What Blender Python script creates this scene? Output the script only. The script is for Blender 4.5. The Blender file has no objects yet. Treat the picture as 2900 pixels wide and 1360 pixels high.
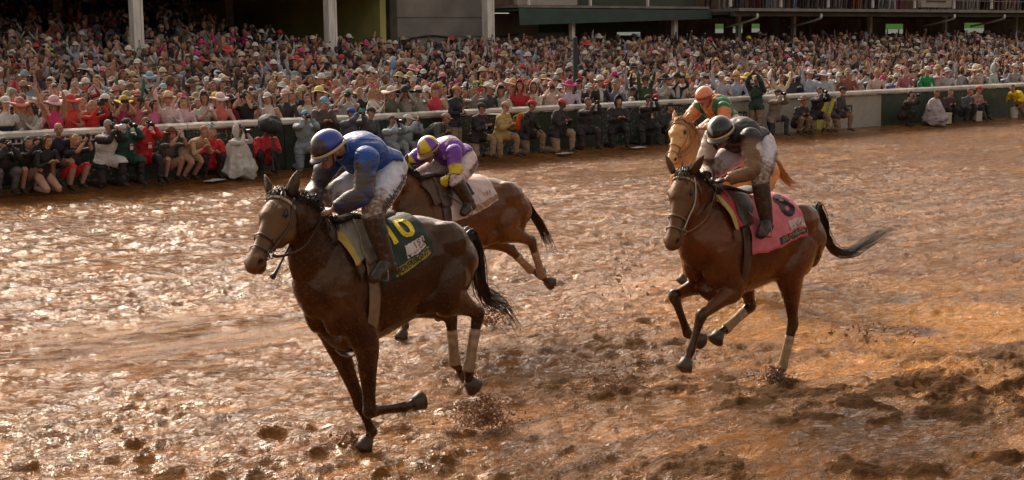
import bpy, bmesh, math, random
import numpy as np
from mathutils import Vector, Matrix
from mathutils.bvhtree import BVHTree
rnd = random.Random(7)
RAD = math.radians
SC = bpy.context.scene
# ------------------------------------------------------------------ camera, sky, sun
CAM_H = 2.75
pitch, roll = math.atan(550/4100), RAD(.8)
Fv = Vector((0, math.cos(pitch), -math.sin(pitch)))
R0, U0 = Vector((1, 0, 0)), Vector((0, math.sin(pitch), math.cos(pitch)))
Uv = U0*math.cos(roll) + R0*math.sin(roll)
Rv = R0*math.cos(roll) - U0*math.sin(roll)
cd = bpy.data.cameras.new('camera'); cam = bpy.data.objects.new('camera', cd)
SC.collection.objects.link(cam); SC.camera = cam
cam.matrix_world = Matrix(((Rv.x, Uv.x, -Fv.x, 0), (Rv.y, Uv.y, -Fv.y, 0), (Rv.z, Uv.z, -Fv.z, CAM_H), (0, 0, 0, 1)))
cd.sensor_width = 36; cd.lens = 36*4100/2900; cd.clip_start = .1; cd.clip_end = 3000
SUN_EL, SUN_AZ = RAD(33), RAD(-27)        # azimuth measured from +Y towards +X
W = bpy.data.worlds.new('World'); SC.world = W; W.use_nodes = True
nt = W.node_tree; bg = nt.nodes['Background']
sky = nt.nodes.new('ShaderNodeTexSky'); sky.sky_type = 'NISHITA'; sky.sun_disc = False
sky.sun_elevation = SUN_EL; sky.sun_rotation = SUN_AZ; sky.dust_density = 6; sky.air_density = 1.0; sky.ozone_density = .3
tint = nt.nodes.new('ShaderNodeMix'); tint.data_type = 'RGBA'; tint.blend_type = 'MIX'
hs = nt.nodes.new('ShaderNodeHueSaturation'); hs.inputs['Saturation'].default_value = .25
mulc = nt.nodes.new('ShaderNodeMix'); mulc.data_type = 'RGBA'; mulc.blend_type = 'MULTIPLY'; mulc.inputs[0].default_value = 1
mulc.inputs[7].default_value = (1.0, .86, .74, 1)
nt.links.new(sky.outputs[0], hs.inputs['Color']); nt.links.new(hs.outputs[0], mulc.inputs[6])
nt.links.new(mulc.outputs[2], bg.inputs[0]); bg.inputs[1].default_value = .15
nt.nodes.remove(tint)
sl = bpy.data.lights.new('sun', 'SUN'); sl.energy = 1.9; sl.angle = RAD(11); sl.color = (1, .83, .64)
so = bpy.data.objects.new('sun', sl); SC.collection.objects.link(so)
sd = Vector((math.sin(SUN_AZ)*math.cos(SUN_EL), math.cos(SUN_AZ)*math.cos(SUN_EL), math.sin(SUN_EL)))
so.rotation_euler = (-sd).to_track_quat('-Z', 'Y').to_euler()
vs = SC.view_settings; vs.view_transform = 'Standard'; vs.look = 'None'; vs.gamma = 1; vs.exposure = 0.68
COL = SC.collection
# rail frame: u along the rail, v away from the track
P0 = Vector((-10, 28.2, 0)); DU = Vector((.7758, .631, 0)); DV = Vector((-.631, .7758, 0))
RAILROT = math.atan2(DU.y, DU.x)
def uvp(u, v, z=0): return P0 + DU*u + DV*v + Vector((0, 0, z))

# ------------------------------------------------------------------ materials
def lin(c):
    return tuple((x/12.92 if x <= .04045 else ((x+.055)/1.055)**2.4) for x in c)
def mat(name, col=(.5, .5, .5), rough=.6, vc=False, bump=0, bscale=20, mud=False, metal=0, noise=.15, nscale=8, coat=0, spec=.5, trans=0, alpha=1, sheen=0, emis=None, stretch=None, mr_=(.93, 1.18), mcol=(.20, .112, .052), spk=0):
    m = bpy.data.materials.new(name); m.use_nodes = True; t = m.node_tree; N = t.nodes; Lk = t.links
    b = N['Principled BSDF']; b.inputs['Roughness'].default_value = rough; b.inputs['Metallic'].default_value = metal
    b.inputs['Specular IOR Level'].default_value = spec; b.inputs['Coat Weight'].default_value = coat; b.inputs['Coat Roughness'].default_value = .25
    b.inputs['Transmission Weight'].default_value = trans; b.inputs['Alpha'].default_value = alpha; b.inputs['Sheen Weight'].default_value = sheen
    tc = N.new('ShaderNodeTexCoord'); src = tc.outputs['Object']
    if stretch:
        mp = N.new('ShaderNodeMapping'); mp.inputs['Scale'].default_value = stretch; Lk.new(src, mp.inputs[0]); src = mp.outputs[0]
    if vc:
        a = N.new('ShaderNodeAttribute'); a.attribute_name = 'Col'; c = a.outputs['Color']
    else:
        a = N.new('ShaderNodeRGB'); a.outputs[0].default_value = (*col, 1); c = a.outputs[0]
    n = N.new('ShaderNodeTexNoise'); n.inputs['Scale'].default_value = nscale; n.inputs['Detail'].default_value = 5; Lk.new(src, n.inputs[0])
    mr = N.new('ShaderNodeMapRange'); mr.inputs[1].default_value = .3; mr.inputs[2].default_value = .7
    mr.inputs[3].default_value = 1-noise; mr.inputs[4].default_value = 1+noise; Lk.new(n.outputs[0], mr.inputs[0])
    mx = N.new('ShaderNodeMix'); mx.data_type = 'RGBA'; mx.blend_type = 'MULTIPLY'; mx.inputs[0].default_value = 1
    Lk.new(c, mx.inputs[6]); Lk.new(mr.outputs[0], mx.inputs[7]); c = mx.outputs[2]
    if mud:   # splashed mud, weighted by the attribute 'mud'
        am = N.new('ShaderNodeAttribute'); am.attribute_name = 'mud'
        n2 = N.new('ShaderNodeTexNoise'); n2.inputs['Scale'].default_value = mud; n2.inputs['Detail'].default_value = 8; n2.inputs['Roughness'].default_value = .7
        Lk.new(tc.outputs['Object'], n2.inputs[0])
        ad = N.new('ShaderNodeMath'); ad.operation = 'ADD'; Lk.new(am.outputs['Fac'], ad.inputs[0]); Lk.new(n2.outputs[0], ad.inputs[1])
        if spk:
            n3 = N.new('ShaderNodeTexNoise'); n3.inputs['Scale'].default_value = 55; n3.inputs['Detail'].default_value = 2; Lk.new(tc.outputs['Object'], n3.inputs[0])
            r3 = N.new('ShaderNodeMapRange'); r3.inputs[1].default_value = .60; r3.inputs[2].default_value = .66; r3.inputs[4].default_value = spk; Lk.new(n3.outputs[0], r3.inputs[0])
            a2 = N.new('ShaderNodeMath'); a2.operation = 'ADD'; Lk.new(ad.outputs[0], a2.inputs[0]); Lk.new(r3.outputs[0], a2.inputs[1]); ad = a2
        r2 = N.new('ShaderNodeMapRange'); r2.inputs[1].default_value = mr_[0]; r2.inputs[2].default_value = mr_[1]; Lk.new(ad.outputs[0], r2.inputs[0])
        mm = N.new('ShaderNodeMix'); mm.data_type = 'RGBA'; Lk.new(r2.outputs[0], mm.inputs[0]); Lk.new(c, mm.inputs[6])
        mm.inputs[7].default_value = (*mcol, 1); c = mm.outputs[2]
        rm = N.new('ShaderNodeMapRange'); rm.inputs[3].default_value = rough; rm.inputs[4].default_value = max(rough, .5); Lk.new(r2.outputs[0], rm.inputs[0]); Lk.new(rm.outputs[0], b.inputs['Roughness'])
    Lk.new(c, b.inputs['Base Color'])
    if bump:
        nb = N.new('ShaderNodeTexNoise'); nb.inputs['Scale'].default_value = bscale; nb.inputs['Detail'].default_value = 4; Lk.new(src, nb.inputs[0])
        bp = N.new('ShaderNodeBump'); bp.inputs['Strength'].default_value = bump; bp.inputs['Distance'].default_value = .02
        Lk.new(nb.outputs[0], bp.inputs['Height']); Lk.new(bp.outputs[0], b.inputs['Normal'])
    if emis: b.inputs['Emission Color'].default_value = (*emis[0], 1); b.inputs['Emission Strength'].default_value = emis[1]
    return m
M = dict(
 coat=mat('horse coat', vc=True, rough=.25, bump=.2, bscale=26, mud=5, noise=.38, nscale=4, spec=.5, mr_=(.84, 1.22), mcol=(.110, .050, .018), spk=.22),
 hair=mat('wet hair', vc=True, rough=.35, noise=.3, nscale=30),
 skin=mat('skin', vc=True, rough=.5, mud=38, noise=.12, nscale=20, bump=.1, bscale=50),
 cloth=mat('cloth', vc=True, rough=.72, mud=30, noise=.12, nscale=14, bump=.5, bscale=18),
 silk=mat('racing silk', vc=True, rough=.45, mud=22, noise=.25, nscale=9, bump=1, bscale=9, stretch=(1, 1, 2.6), mcol=(.065, .045, .026)),
 crowd=mat('crowd clothing', vc=True, rough=.8, noise=.22, nscale=22, bump=.4, bscale=25),
 leather=mat('leather', vc=True, rough=.4, mud=30, noise=.2, nscale=20),
 helmet=mat('helmet shell', vc=True, rough=.3, mud=34, noise=.08, nscale=12, coat=.3),
 ink=mat('printed lettering', vc=True, rough=.7, noise=.25, nscale=40),
 eye=mat('dark eye', (.008, .005, .004), rough=.08, noise=0),
 black=mat('black plastic', (.012, .012, .013), rough=.35),
 lens=mat('lens glass', (.01, .012, .02), rough=.05, spec=.9),
 hoof=mat('hoof', vc=True, rough=.5, mud=20, noise=.3, nscale=25, bump=.3, bscale=40),
 clod=mat('mud clods', (.24, .11, .040), rough=.5, noise=.4, nscale=30, bump=.4, bscale=60),
)

M['coat'].node_tree.nodes['Principled BSDF'].inputs['Specular Tint'].default_value = (1, .74, .52, 1)
# ------------------------------------------------------------------ basic builders
def tag(o, label=None, cat=None, group=None, kind=None):
    if label: o['label'] = label
    if cat: o['category'] = cat
    if group: o['group'] = group
    if kind: o['kind'] = kind
    return o
def empty(name, loc=(0, 0, 0), rz=0):
    o = bpy.data.objects.new(name, None); COL.objects.link(o); o.location = loc; o.rotation_euler = (0, 0, rz)
    o.empty_display_size = .2
    return o
def mesh(name, V, F, m, parent=None, col=None, mud=None, smooth=True, loc=None, rz=0):
    me = bpy.data.meshes.new(name); me.from_pydata([tuple(v) for v in V] if not isinstance(V, np.ndarray) else V.tolist(), [], F if isinstance(F, list) else F.tolist())
    me.update()
    n = len(me.vertices)
    if col is not None:
        a = me.color_attributes.new('Col', 'FLOAT_COLOR', 'POINT')
        c = np.ones((n, 4), np.float32); c[:, :3] = np.asarray(col, np.float32)
        a.data.foreach_set('color', c.ravel())
    if mud is not None:
        a = me.attributes.new('mud', 'FLOAT', 'POINT'); a.data.foreach_set('value', np.broadcast_to(np.asarray(mud, np.float32), (n,)).copy())
    if smooth: me.polygons.foreach_set('use_smooth', np.ones(len(me.polygons), bool))
    o = bpy.data.objects.new(name, me); COL.objects.link(o)
    if m: me.materials.append(m)
    if parent: o.parent = parent
    if loc is not None: o.location = loc
    if rz: o.rotation_euler = (0, 0, rz)
    return o
class MB:
    """collects vertices and faces"""
    def __init__(s): s.V = []; s.F = []; s.C = []
    def add(s, V, F, c=None):
        b = len(s.V); s.V += [tuple(v) for v in V]; s.F += [tuple(i+b for i in f) for f in F]; s.C += [c or (.5, .5, .5)]*len(V); return s
    def box(s, c, d, rz=0, col=None, taper=1):
        hx, hy, hz = d[0]/2, d[1]/2, d[2]/2; cs, sn = math.cos(rz), math.sin(rz); V = []
        for z in (-hz, hz):
            k = taper if z > 0 else 1
            for x, y in ((-hx, -hy), (hx, -hy), (hx, hy), (-hx, hy)):
                V.append((c[0]+(x*cs-y*sn)*k, c[1]+(x*sn+y*cs)*k, c[2]+z))
        return s.add(V, [(3, 2, 1, 0), (4, 5, 6, 7), (0, 1, 5, 4), (1, 2, 6, 5), (2, 3, 7, 6), (3, 0, 4, 7)], col)
    def tube(s, P, R, n=6, col=None, lat=(0, 1, 0)):
        V, F = loft(P, R, n=n, lat=lat, sub=1); return s.add(V, F, col)
    def ball(s, c, r, n=8, col=None, A=None):
        V, F = ball(c, r, n, A); return s.add(V, F, col)
    def obj(s, name, m, parent=None, mud=None, smooth=False, **k):
        return mesh(name, s.V, s.F, m, parent, col=np.array(s.C), mud=mud, smooth=smooth, **k)
def crs(P, sub):
    P = np.asarray(P, float)
    if sub <= 1 or len(P) < 2: return P
    Q = np.vstack([2*P[0]-P[1], P, 2*P[-1]-P[-2]]); out = []
    for i in range(1, len(Q)-2):
        a, b, c, d = Q[i-1], Q[i], Q[i+1], Q[i+2]
        for k in range(sub):
            t = k/sub; out.append(.5*((2*b)+(-a+c)*t+(2*a-5*b+4*c-d)*t*t+(-a+3*b-3*c+d)*t**3))
    out.append(Q[-2]); return np.array(out)
def loft(P, R, n=14, lat=(0, 1, 0), sub=4, ret=False):
    """tube through P; R rows (half width along lat, half width across) or scalars"""
    P = np.asarray(P, float); R = np.asarray([(r, r) if np.isscalar(r) else r for r in R], float)
    Lr = np.asarray(lat, float); Lr = np.tile(Lr, (len(P), 1)) if Lr.ndim == 1 else Lr
    A = crs(np.hstack([P, R, Lr]), sub); P, R, Lr = A[:, :3], np.maximum(A[:, 3:5], .0015), A[:, 5:8]
    T = np.gradient(P, axis=0); T /= np.linalg.norm(T, axis=1)[:, None]+1e-9
    X = Lr-T*(Lr*T).sum(1)[:, None]; nx = np.linalg.norm(X, axis=1)
    for i in range(len(X)):
        if nx[i] < 1e-3:
            w = np.array([0, 0, 1.]) if abs(T[i][2]) < .9 else np.array([1., 0, 0]); X[i] = w-T[i]*w.dot(T[i]); nx[i] = np.linalg.norm(X[i])
    X /= nx[:, None]; Y = np.cross(T, X); an = np.arange(n)*2*math.pi/n
    V = (P[:, None]+X[:, None]*(R[:, 0][:, None]*np.cos(an))[..., None]+Y[:, None]*(R[:, 1][:, None]*np.sin(an))[..., None]).reshape(-1, 3)
    F = []
    for i in range(len(P)-1):
        for k in range(n): F.append((i*n+k, i*n+(k+1) % n, (i+1)*n+(k+1) % n, (i+1)*n+k))
    b = len(V); e = len(P)-1
    V = np.vstack([V, P[0]-T[0]*R[0].min()*.45, P[-1]+T[-1]*R[-1].min()*.45])
    for k in range(n): F.append((b, (k+1) % n, k)); F.append((b+1, e*n+k, e*n+(k+1) % n))
    return (V, F, P, R) if ret else (V, F)
def ball(c, r, n=10, A=None):
    r = (r, r, r) if np.isscalar(r) else r; A = np.eye(3) if A is None else np.asarray(A, float); V = []; F = []; m = n//2+1
    for i in range(1, m):
        th = math.pi*i/m
        for k in range(n):
            ph = 2*math.pi*k/n; V.append(np.asarray(c)+A.T@np.array([r[0]*math.sin(th)*math.cos(ph), r[1]*math.sin(th)*math.sin(ph), r[2]*math.cos(th)]))
    for i in range(m-2):
        for k in range(n): F.append((i*n+k, (i+1)*n+k, (i+1)*n+(k+1) % n, i*n+(k+1) % n))
    b = len(V); V += [np.asarray(c)+A.T@np.array([0, 0, r[2]]), np.asarray(c)-A.T@np.array([0, 0, r[2]])]
    for k in range(n): F.append((b, k, (k+1) % n)); F.append((b+1, (m-2)*n+(k+1) % n, (m-2)*n+k))
    return np.array(V), F
def fuse(parts, voxel, sm=4, fac=.5):
    """unite overlapping closed shells into one continuous surface"""
    V = []; F = []; b = 0
    for v, f in parts: V.append(np.asarray(v)); F += [tuple(i+b for i in q) for q in f]; b += len(v)
    me = bpy.data.meshes.new('tmp'); me.from_pydata(np.vstack(V).tolist(), [], F); o = bpy.data.objects.new('tmp', me); COL.objects.link(o)
    r = o.modifiers.new('r', 'REMESH'); r.mode = 'VOXEL'; r.voxel_size = voxel
    if sm: s = o.modifiers.new('s', 'SMOOTH'); s.factor = fac; s.iterations = sm
    dg = bpy.context.evaluated_depsgraph_get(); e = o.evaluated_get(dg); m2 = e.to_mesh()
    n = len(m2.vertices); VV = np.empty(n*3, np.float32); m2.vertices.foreach_get('co', VV); NN = np.empty(n*3, np.float32); m2.vertices.foreach_get('normal', NN)
    FF = [tuple(p.vertices) for p in m2.polygons]
    e.to_mesh_clear(); bpy.data.objects.remove(o); bpy.data.meshes.remove(me)
    return VV.reshape(-1, 3).astype(float), FF, NN.reshape(-1, 3).astype(float)
class Fig:
    """a figure made of overlapping lofts; remembers which zone each sample belongs to"""
    def __init__(s): s.parts = []; s.S = []; s.Z = []; s.rr = []
    def loft(s, P, R, zone, n=14, lat=(0, 1, 0), sub=4):
        V, F, p, r = loft(P, R, n, lat, sub, True); s.parts.append((V, F)); s.S += list(p); s.rr += list(r.mean(1)); s.Z += [zone]*len(p)
    def ball(s, c, r, zone, n=12, A=None):
        s.parts.append(ball(c, r, n, A)); s.S.append(np.asarray(c, float)); s.rr.append(np.mean(r)); s.Z.append(zone)
    def build(s, voxel, sm=4, fac=.5):
        V, F, N = fuse(s.parts, voxel, sm, fac); S = np.array(s.S); rr = np.array(s.rr); Z = np.array(s.Z)
        z = np.empty(len(V), int)
        for i in range(0, len(V), 4000):
            d = np.linalg.norm(V[i:i+4000, None]-S[None], axis=2)/rr[None]; z[i:i+4000] = Z[d.argmin(1)]
        return V, F, N, z
def nz(P, sc, seed=0, octv=3):
    """smooth value noise, vectorised"""
    P = np.asarray(P, float)*sc; out = np.zeros(len(P)); amp = 1; tot = 0
    for o in range(octv):
        q = P*(2**o)+seed*17.3+o*5.7; i = np.floor(q).astype(np.int64); f = q-i; f = f*f*(3-2*f); r = 0
        k = P.shape[1]
        for c in range(2**k):
            h = np.zeros(len(P), np.int64); w = np.ones(len(P))
            for a in range(k):
                bit = (c >> a) & 1; h ^= (i[:, a]+bit)*[73856093, 19349663, 83492791][a]; w = w*(f[:, a] if bit else 1-f[:, a])
            h = (h ^ (h >> 13))*1274126177 & 0x7fffffff; r = r+w*((h % 100003)/100003.)
        out += amp*r; tot += amp; amp *= .5
    return out/tot
def strands(paths, m, name, parent, col, r0=.004, n=3):
    """hair: each path a tapering strand"""
    V = []; F = []; b = 0
    for P in paths:
        P = np.asarray(P); k = len(P)
        R = r0*(1-np.linspace(0, 1, k)**2*.85)
        v, f = loft(P, R, n=n, sub=1); V.append(v); F += [tuple(i+b for i in q) for q in f]; b += len(v)
    V = np.vstack(V); return mesh(name, V, F, m, parent, col=np.tile(col, (len(V), 1)))
def text_geo(s, size=1, cut=.03, bold=0):
    c = bpy.data.curves.new('t', 'FONT'); c.body = s; c.size = size; c.align_x = 'CENTER'; c.align_y = 'CENTER'; c.resolution_u = 4; c.offset = bold
    o = bpy.data.objects.new('t', c); COL.objects.link(o); dg = bpy.context.evaluated_depsgraph_get(); me = bpy.data.meshes.new_from_object(o.evaluated_get(dg))
    bpy.data.objects.remove(o); bpy.data.curves.remove(c); bm = bmesh.new(); bm.from_mesh(me); bpy.data.meshes.remove(me)
    bmesh.ops.remove_doubles(bm, verts=bm.verts, dist=1e-5); bmesh.ops.triangulate(bm, faces=bm.faces)
    for _ in range(4):
        L = [e for e in bm.edges if e.calc_length() > cut]
        if not L: break
        bmesh.ops.subdivide_edges(bm, edges=L, cuts=1); bmesh.ops.triangulate(bm, faces=bm.faces)
    V = np.array([v.co[:] for v in bm.verts]); bm.verts.index_update(); F = [tuple(v.index for v in f.verts) for f in bm.faces]; bm.free(); return V, F
def vlen(a): return float(np.linalg.norm(a))
def unit(a): a = np.asarray(a, float); return a/(np.linalg.norm(a)+1e-9)
def frame(fwd, up):
    f = unit(fwd); l = unit(np.cross(up, f)); return np.array([f, l, np.cross(f, l)])   # rows: forward, left, up
# ------------------------------------------------------------------ human figures
SKIN = (.42, .21, .135)
def ik(a, b, l1, l2, hint):
    """middle joint between a and b"""
    a, b, hint = map(lambda q: np.asarray(q, float), (a, b, hint)); d = b-a; L = vlen(d); L2 = min(L, (l1+l2)*.985); u = unit(d)
    x = (l1*l1-l2*l2+L2*L2)/(2*L2); h = math.sqrt(max(l1*l1-x*x, 1e-4)); w = hint-u*u.dot(hint); return a+u*x*(L/L2)+unit(w)*h
def human(J, k=1.0, detail=1, woman=False, fingers=True, fat=1.0):
    """one continuous body; zones 0 skin 1 hair 2 torso 3 upper arm 4 forearm 5 hand 6 thigh 7 shin 8 foot"""
    f = Fig(); lp, ls = unit(J['hipL']-J['hipR']), unit(J['shL']-J['shR'])
    lats = [lp, lp, .5*(lp+ls), ls, ls, ls]; pv, ch, nk = J['pelvis'], J['chest'], J['neck']
    up = unit(ch-pv); a = fat; w = .92 if woman else 1
    T = [pv-up*.09, pv, pv+(ch-pv)*.5, ch, ch+(nk-ch)*.62, nk]
    f.loft(T, [(.12*a, .10*a), (.155*a, .118*a), (.128*a*w, .098*a), (.165*a*w, .122*a), (.135*w, .085), (.06, .058)], 2, lat=lats, n=16)
    f.ball(pv-up*.04, (.10*a, .10*a, .09), 6)
    f.loft([nk-up*.02, nk+(J['head']-nk)*.4, J['head']], [.058*k, .05*k, .05*k], 0, lat=ls)
    A = frame(J['face'], J['up']); H = J['head']; at = lambda x, y, z: H+A.T@np.array([x, y, z])
    f.ball(at(-.005, 0, .02), (.098*k, .078*k, .105*k), 0, A=A); f.ball(at(.03, 0, -.055), (.058*k, .054*k, .058*k), 0, A=A)
    f.ball(at(.055, 0, -.085), (.03, .032, .024), 0, A=A)
    if detail > 1:
        f.loft([at(.088, 0, .018), at(.106, 0, -.008), at(.116, 0, -.03)], [.010, .012, .016], 0, lat=A[1], n=8)
        f.ball(at(.078, 0, .028), (.016, .055, .013), 0, A=A); f.ball(at(.08, 0, -.062), (.022, .028, .011), 0, A=A)
        for s in (-1, 1): f.ball(at(.06, s*.036, -.02), (.026, .022, .022), 0, A=A); f.ball(at(-.01, s*.08, -.01), (.02, .012, .032), 0, A=A)
    for s in 'LR':
        sh, el, ha = J['sh'+s], J['el'+s], J['ha'+s]
        f.ball(sh, (.062*a, .058*a, .06*a), 3); ar = .5+.5*a; f.loft([sh, sh*.5+el*.5, el], [.058*a, .050*a, .041*ar], 3, lat=ls, n=12)
        wr = ha-unit(ha-el)*.06
        f.loft([el, el*.6+wr*.4, wr], [.042*ar, .041*ar, .028*ar], 4, lat=ls, n=12)
        d = unit(ha-el); pn = unit(np.cross(d, ls)); sd = unit(np.cross(d, pn))
        if J.get('palm'+s) is not None: pn = unit(J['palm'+s]-d*d.dot(J['palm'+s])); sd = unit(np.cross(d, pn))
        f.ball(ha-d*.01, (.045, .04, .018), 5, A=np.array([d, sd, pn]))
        if fingers:
            for i in range(4):   # four unequal fingers, curled
                o = ha+d*.026+sd*(.027-.018*i)*.9; l = (.030, .034, .032, .025)[i]
                f.loft([o, o+d*l, o+d*(l*1.05)+pn*l*.8, o+d*l*.4+pn*l*1.15], [.0095, .009, .0085, .007], 5, n=6, sub=2)
            q = ha-d*.02+sd*.034; f.loft([q, q+sd*.018+d*.022+pn*.012, q+sd*.006+d*.046+pn*.024], [.012, .010, .008], 5, n=6, sub=2)
        hp, kn, an, to = J['hip'+s], J['kn'+s], J['an'+s], J['to'+s]
        f.loft([hp, hp*.5+kn*.5, kn], [(.092*a, .10*a), (.080*a, .084*a), (.058*ar, .062*ar)], 6, lat=lp, n=14)
        f.loft([kn, kn*.68+an*.32, an], [(.058*ar, .060*ar), (.054*ar, .060*ar), (.038*ar, .042*ar)], 7, lat=lp, n=12)
        fd = unit(to-an); f.loft([an, an*.45+to*.55, to], [(.037, .045), (.042, .034), (.034, .022)], 8, lat=lp, n=10)
        f.ball(an-unit(np.array([to[0]-an[0], to[1]-an[1], 0]))*.03-np.array([0, 0, .03]), (.035, .035, .035), 8)
    J['A'] = A
    return f
def hairzone(V, z, J, mode='short'):
    q = (V-J['head'])@J['A'].T
    h = (z == 0) & ((q[:, 2] > .062) | ((q[:, 0] < -.015) & (q[:, 2] > -.055) & (abs(q[:, 1]) < .2))) & (vnorm(q) < .16)
    z = z.copy(); z[h] = 1; return z
def vnorm(a): return np.linalg.norm(a, axis=1)
def shell(name, V, F, N, z, zones, off, m, parent, colf, mudf, wr=.006, seed=0, o0=None, wsc=16, lim=None):
    """clothing: the body's surface in some zones, lifted off it and wrinkled"""
    inz = np.isin(z, zones)
    if lim is not None: inz &= lim(V)
    FF = [f for f in F if sum(inz[i] for i in f) >= len(f)-1]
    ids = sorted({i for f in FF for i in f}); mp = {i: k for k, i in enumerate(ids)}
    P = V[ids]; n = N[ids]; w = nz(P*[1, 1, 1.6], wsc, seed, 2)
    P2 = P+n*(off+wr*(w-.45)[:, None]*2)
    o = mesh(name, P2-(o0 if o0 is not None else 0), [tuple(mp[i] for i in f) for f in FF], m, parent, col=colf(P), mud=mudf(P))
    sm = o.modifiers.new('s', 'SOLIDIFY'); sm.thickness = .004; sm.offset = -1
    return o
def smoothstep(x, a, b): t = np.clip((x-a)/(b-a), 0, 1); return t*t*(3-2*t)
def a3(*p): return np.array(p, float)

# ------------------------------------------------------------------ horses
TOP = [(.39, 1.17), (.31, 1.42), (.17, 1.565), (0, 1.60), (-.2, 1.565), (-.4, 1.56), (-.6, 1.585), (-.8, 1.56), (-.95, 1.50), (-1.08, 1.40), (-1.17, 1.28), (-1.22, 1.16)]
BOT = [.96, .84, .74, .735, .78, .83, .88, .94, .98, 1.0, 1.02, 1.08]
HW = [.085, .185, .230, .240, .262, .274, .272, .270, .262, .235, .175, .09]
class Torso:
    def __init__(s, w, k=1.0, dz=0, slope=0):
        s.f = np.array([w+o*k for o, _ in TOP]); s.t = np.array([t+dz+slope*(o) for o, t in TOP]); s.b = np.array([b+dz+slope*TOP[i][0] for i, b in enumerate(BOT)]); s.h = np.array(HW)
        s.w = w; s.k = k
    def at(s, f, phi, e=0):
        """point on the barrel: phi 0 = spine, + = left side"""
        t, b, h = (np.interp(-f, -s.f, x) for x in (s.t, s.b, s.h)); zc, hh = (t+b)/2, (t-b)/2
        return np.array([f, (h+e)*math.sin(phi), zc+(hh+e)*math.cos(phi)])
    def arc(s, f, v, e=0):
        phi, d = 0, 0; p = s.at(f, 0, e); sg = 1 if v >= 0 else -1; st = .02
        while d < abs(v): phi += sg*st; q = s.at(f, phi, e); d += np.linalg.norm(q-p); p = q
        return p
def fore(f, sh, el, kn, fe, co, s=1, lat=(0, 1, 0)):
    L = np.array(lat); mid = lambda a, b, t: a*(1-t)+b*t
    f.loft([sh, mid(sh, el, .55), el, mid(el, kn, .3), mid(el, kn, .6), mid(el, kn, .88), kn], [(.10, .18), (.09, .14), (.068, .10), (.056, .074), (.045, .056), (.040, .047), (.046, .053)], 2, lat=L)
    f.loft([mid(el, kn, .93), kn, mid(kn, fe, .22), mid(kn, fe, .55), mid(kn, fe, .85), fe], [(.042, .05), (.047, .053), (.035, .041), (.028, .035), (.03, .038), (.037, .045)], 3, lat=L)
    f.loft([mid(kn, fe, .9), fe, mid(fe, co, .5), co], [(.033, .04), (.037, .044), (.029, .034), (.038, .044)], 3, lat=L)
def hind(f, hp, st, ho, fe, co, lat=(0, 1, 0)):
    L = np.array(lat); mid = lambda a, b, t: a*(1-t)+b*t
    f.loft([hp, mid(hp, st, .5), st, mid(st, ho, .3), mid(st, ho, .62), mid(st, ho, .88), ho], [(.13, .22), (.125, .215), (.105, .165), (.078, .115), (.052, .072), (.038, .055), (.043, .062)], 2, lat=L)
    f.loft([mid(st, ho, .93), ho, mid(ho, fe, .2), mid(ho, fe, .55), mid(ho, fe, .85), fe], [(.036, .05), (.043, .06), (.036, .048), (.030, .038), (.032, .04), (.037, .046)], 3, lat=L)
    # point of the hock
    d = unit(ho-st); e = unit(fe-ho); back = unit(d-e); f.ball(ho+back*.035, (.026, .026, .035), 3)
    f.loft([mid(ho, fe, .9), fe, mid(fe, co, .5), co], [(.033, .04), (.037, .044), (.029, .034), (.038, .044)], 3, lat=L)
def hoof(fe, co, tip, parent, col, o0):
    d = unit(tip-co); L = np.array([0, 1, 0.]); x = unit(L-d*d.dot(L)); y = np.cross(d, x)
    P = [co-d*.012, co+d*.03, co+d*.072, co+d*.078]; V, F = loft(np.array(P)-o0, [(.042, .048), (.052, .058), (.062, .072), (.05, .06)], n=16, lat=L, sub=1)
    return mesh('hoof', V, F, M['hoof'], parent, col=np.tile(col, (len(V), 1)), mud=.34)
def ring(P0, A, B, r, n=26, wide=None, a0=0, a1=2*math.pi):
    """strap: closed or open loop around an elliptical section"""
    an = np.linspace(a0, a1, n); P = [P0+A*math.cos(t)+B*math.sin(t) for t in an]; return P
def strap(mb, P, w, t, latv, col):
    """flat strap along a path; latv = its width direction"""
    V, F = loft(P, [(w, t)]*len(P), n=6, lat=latv, sub=1); mb.add(V, F, col)

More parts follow.
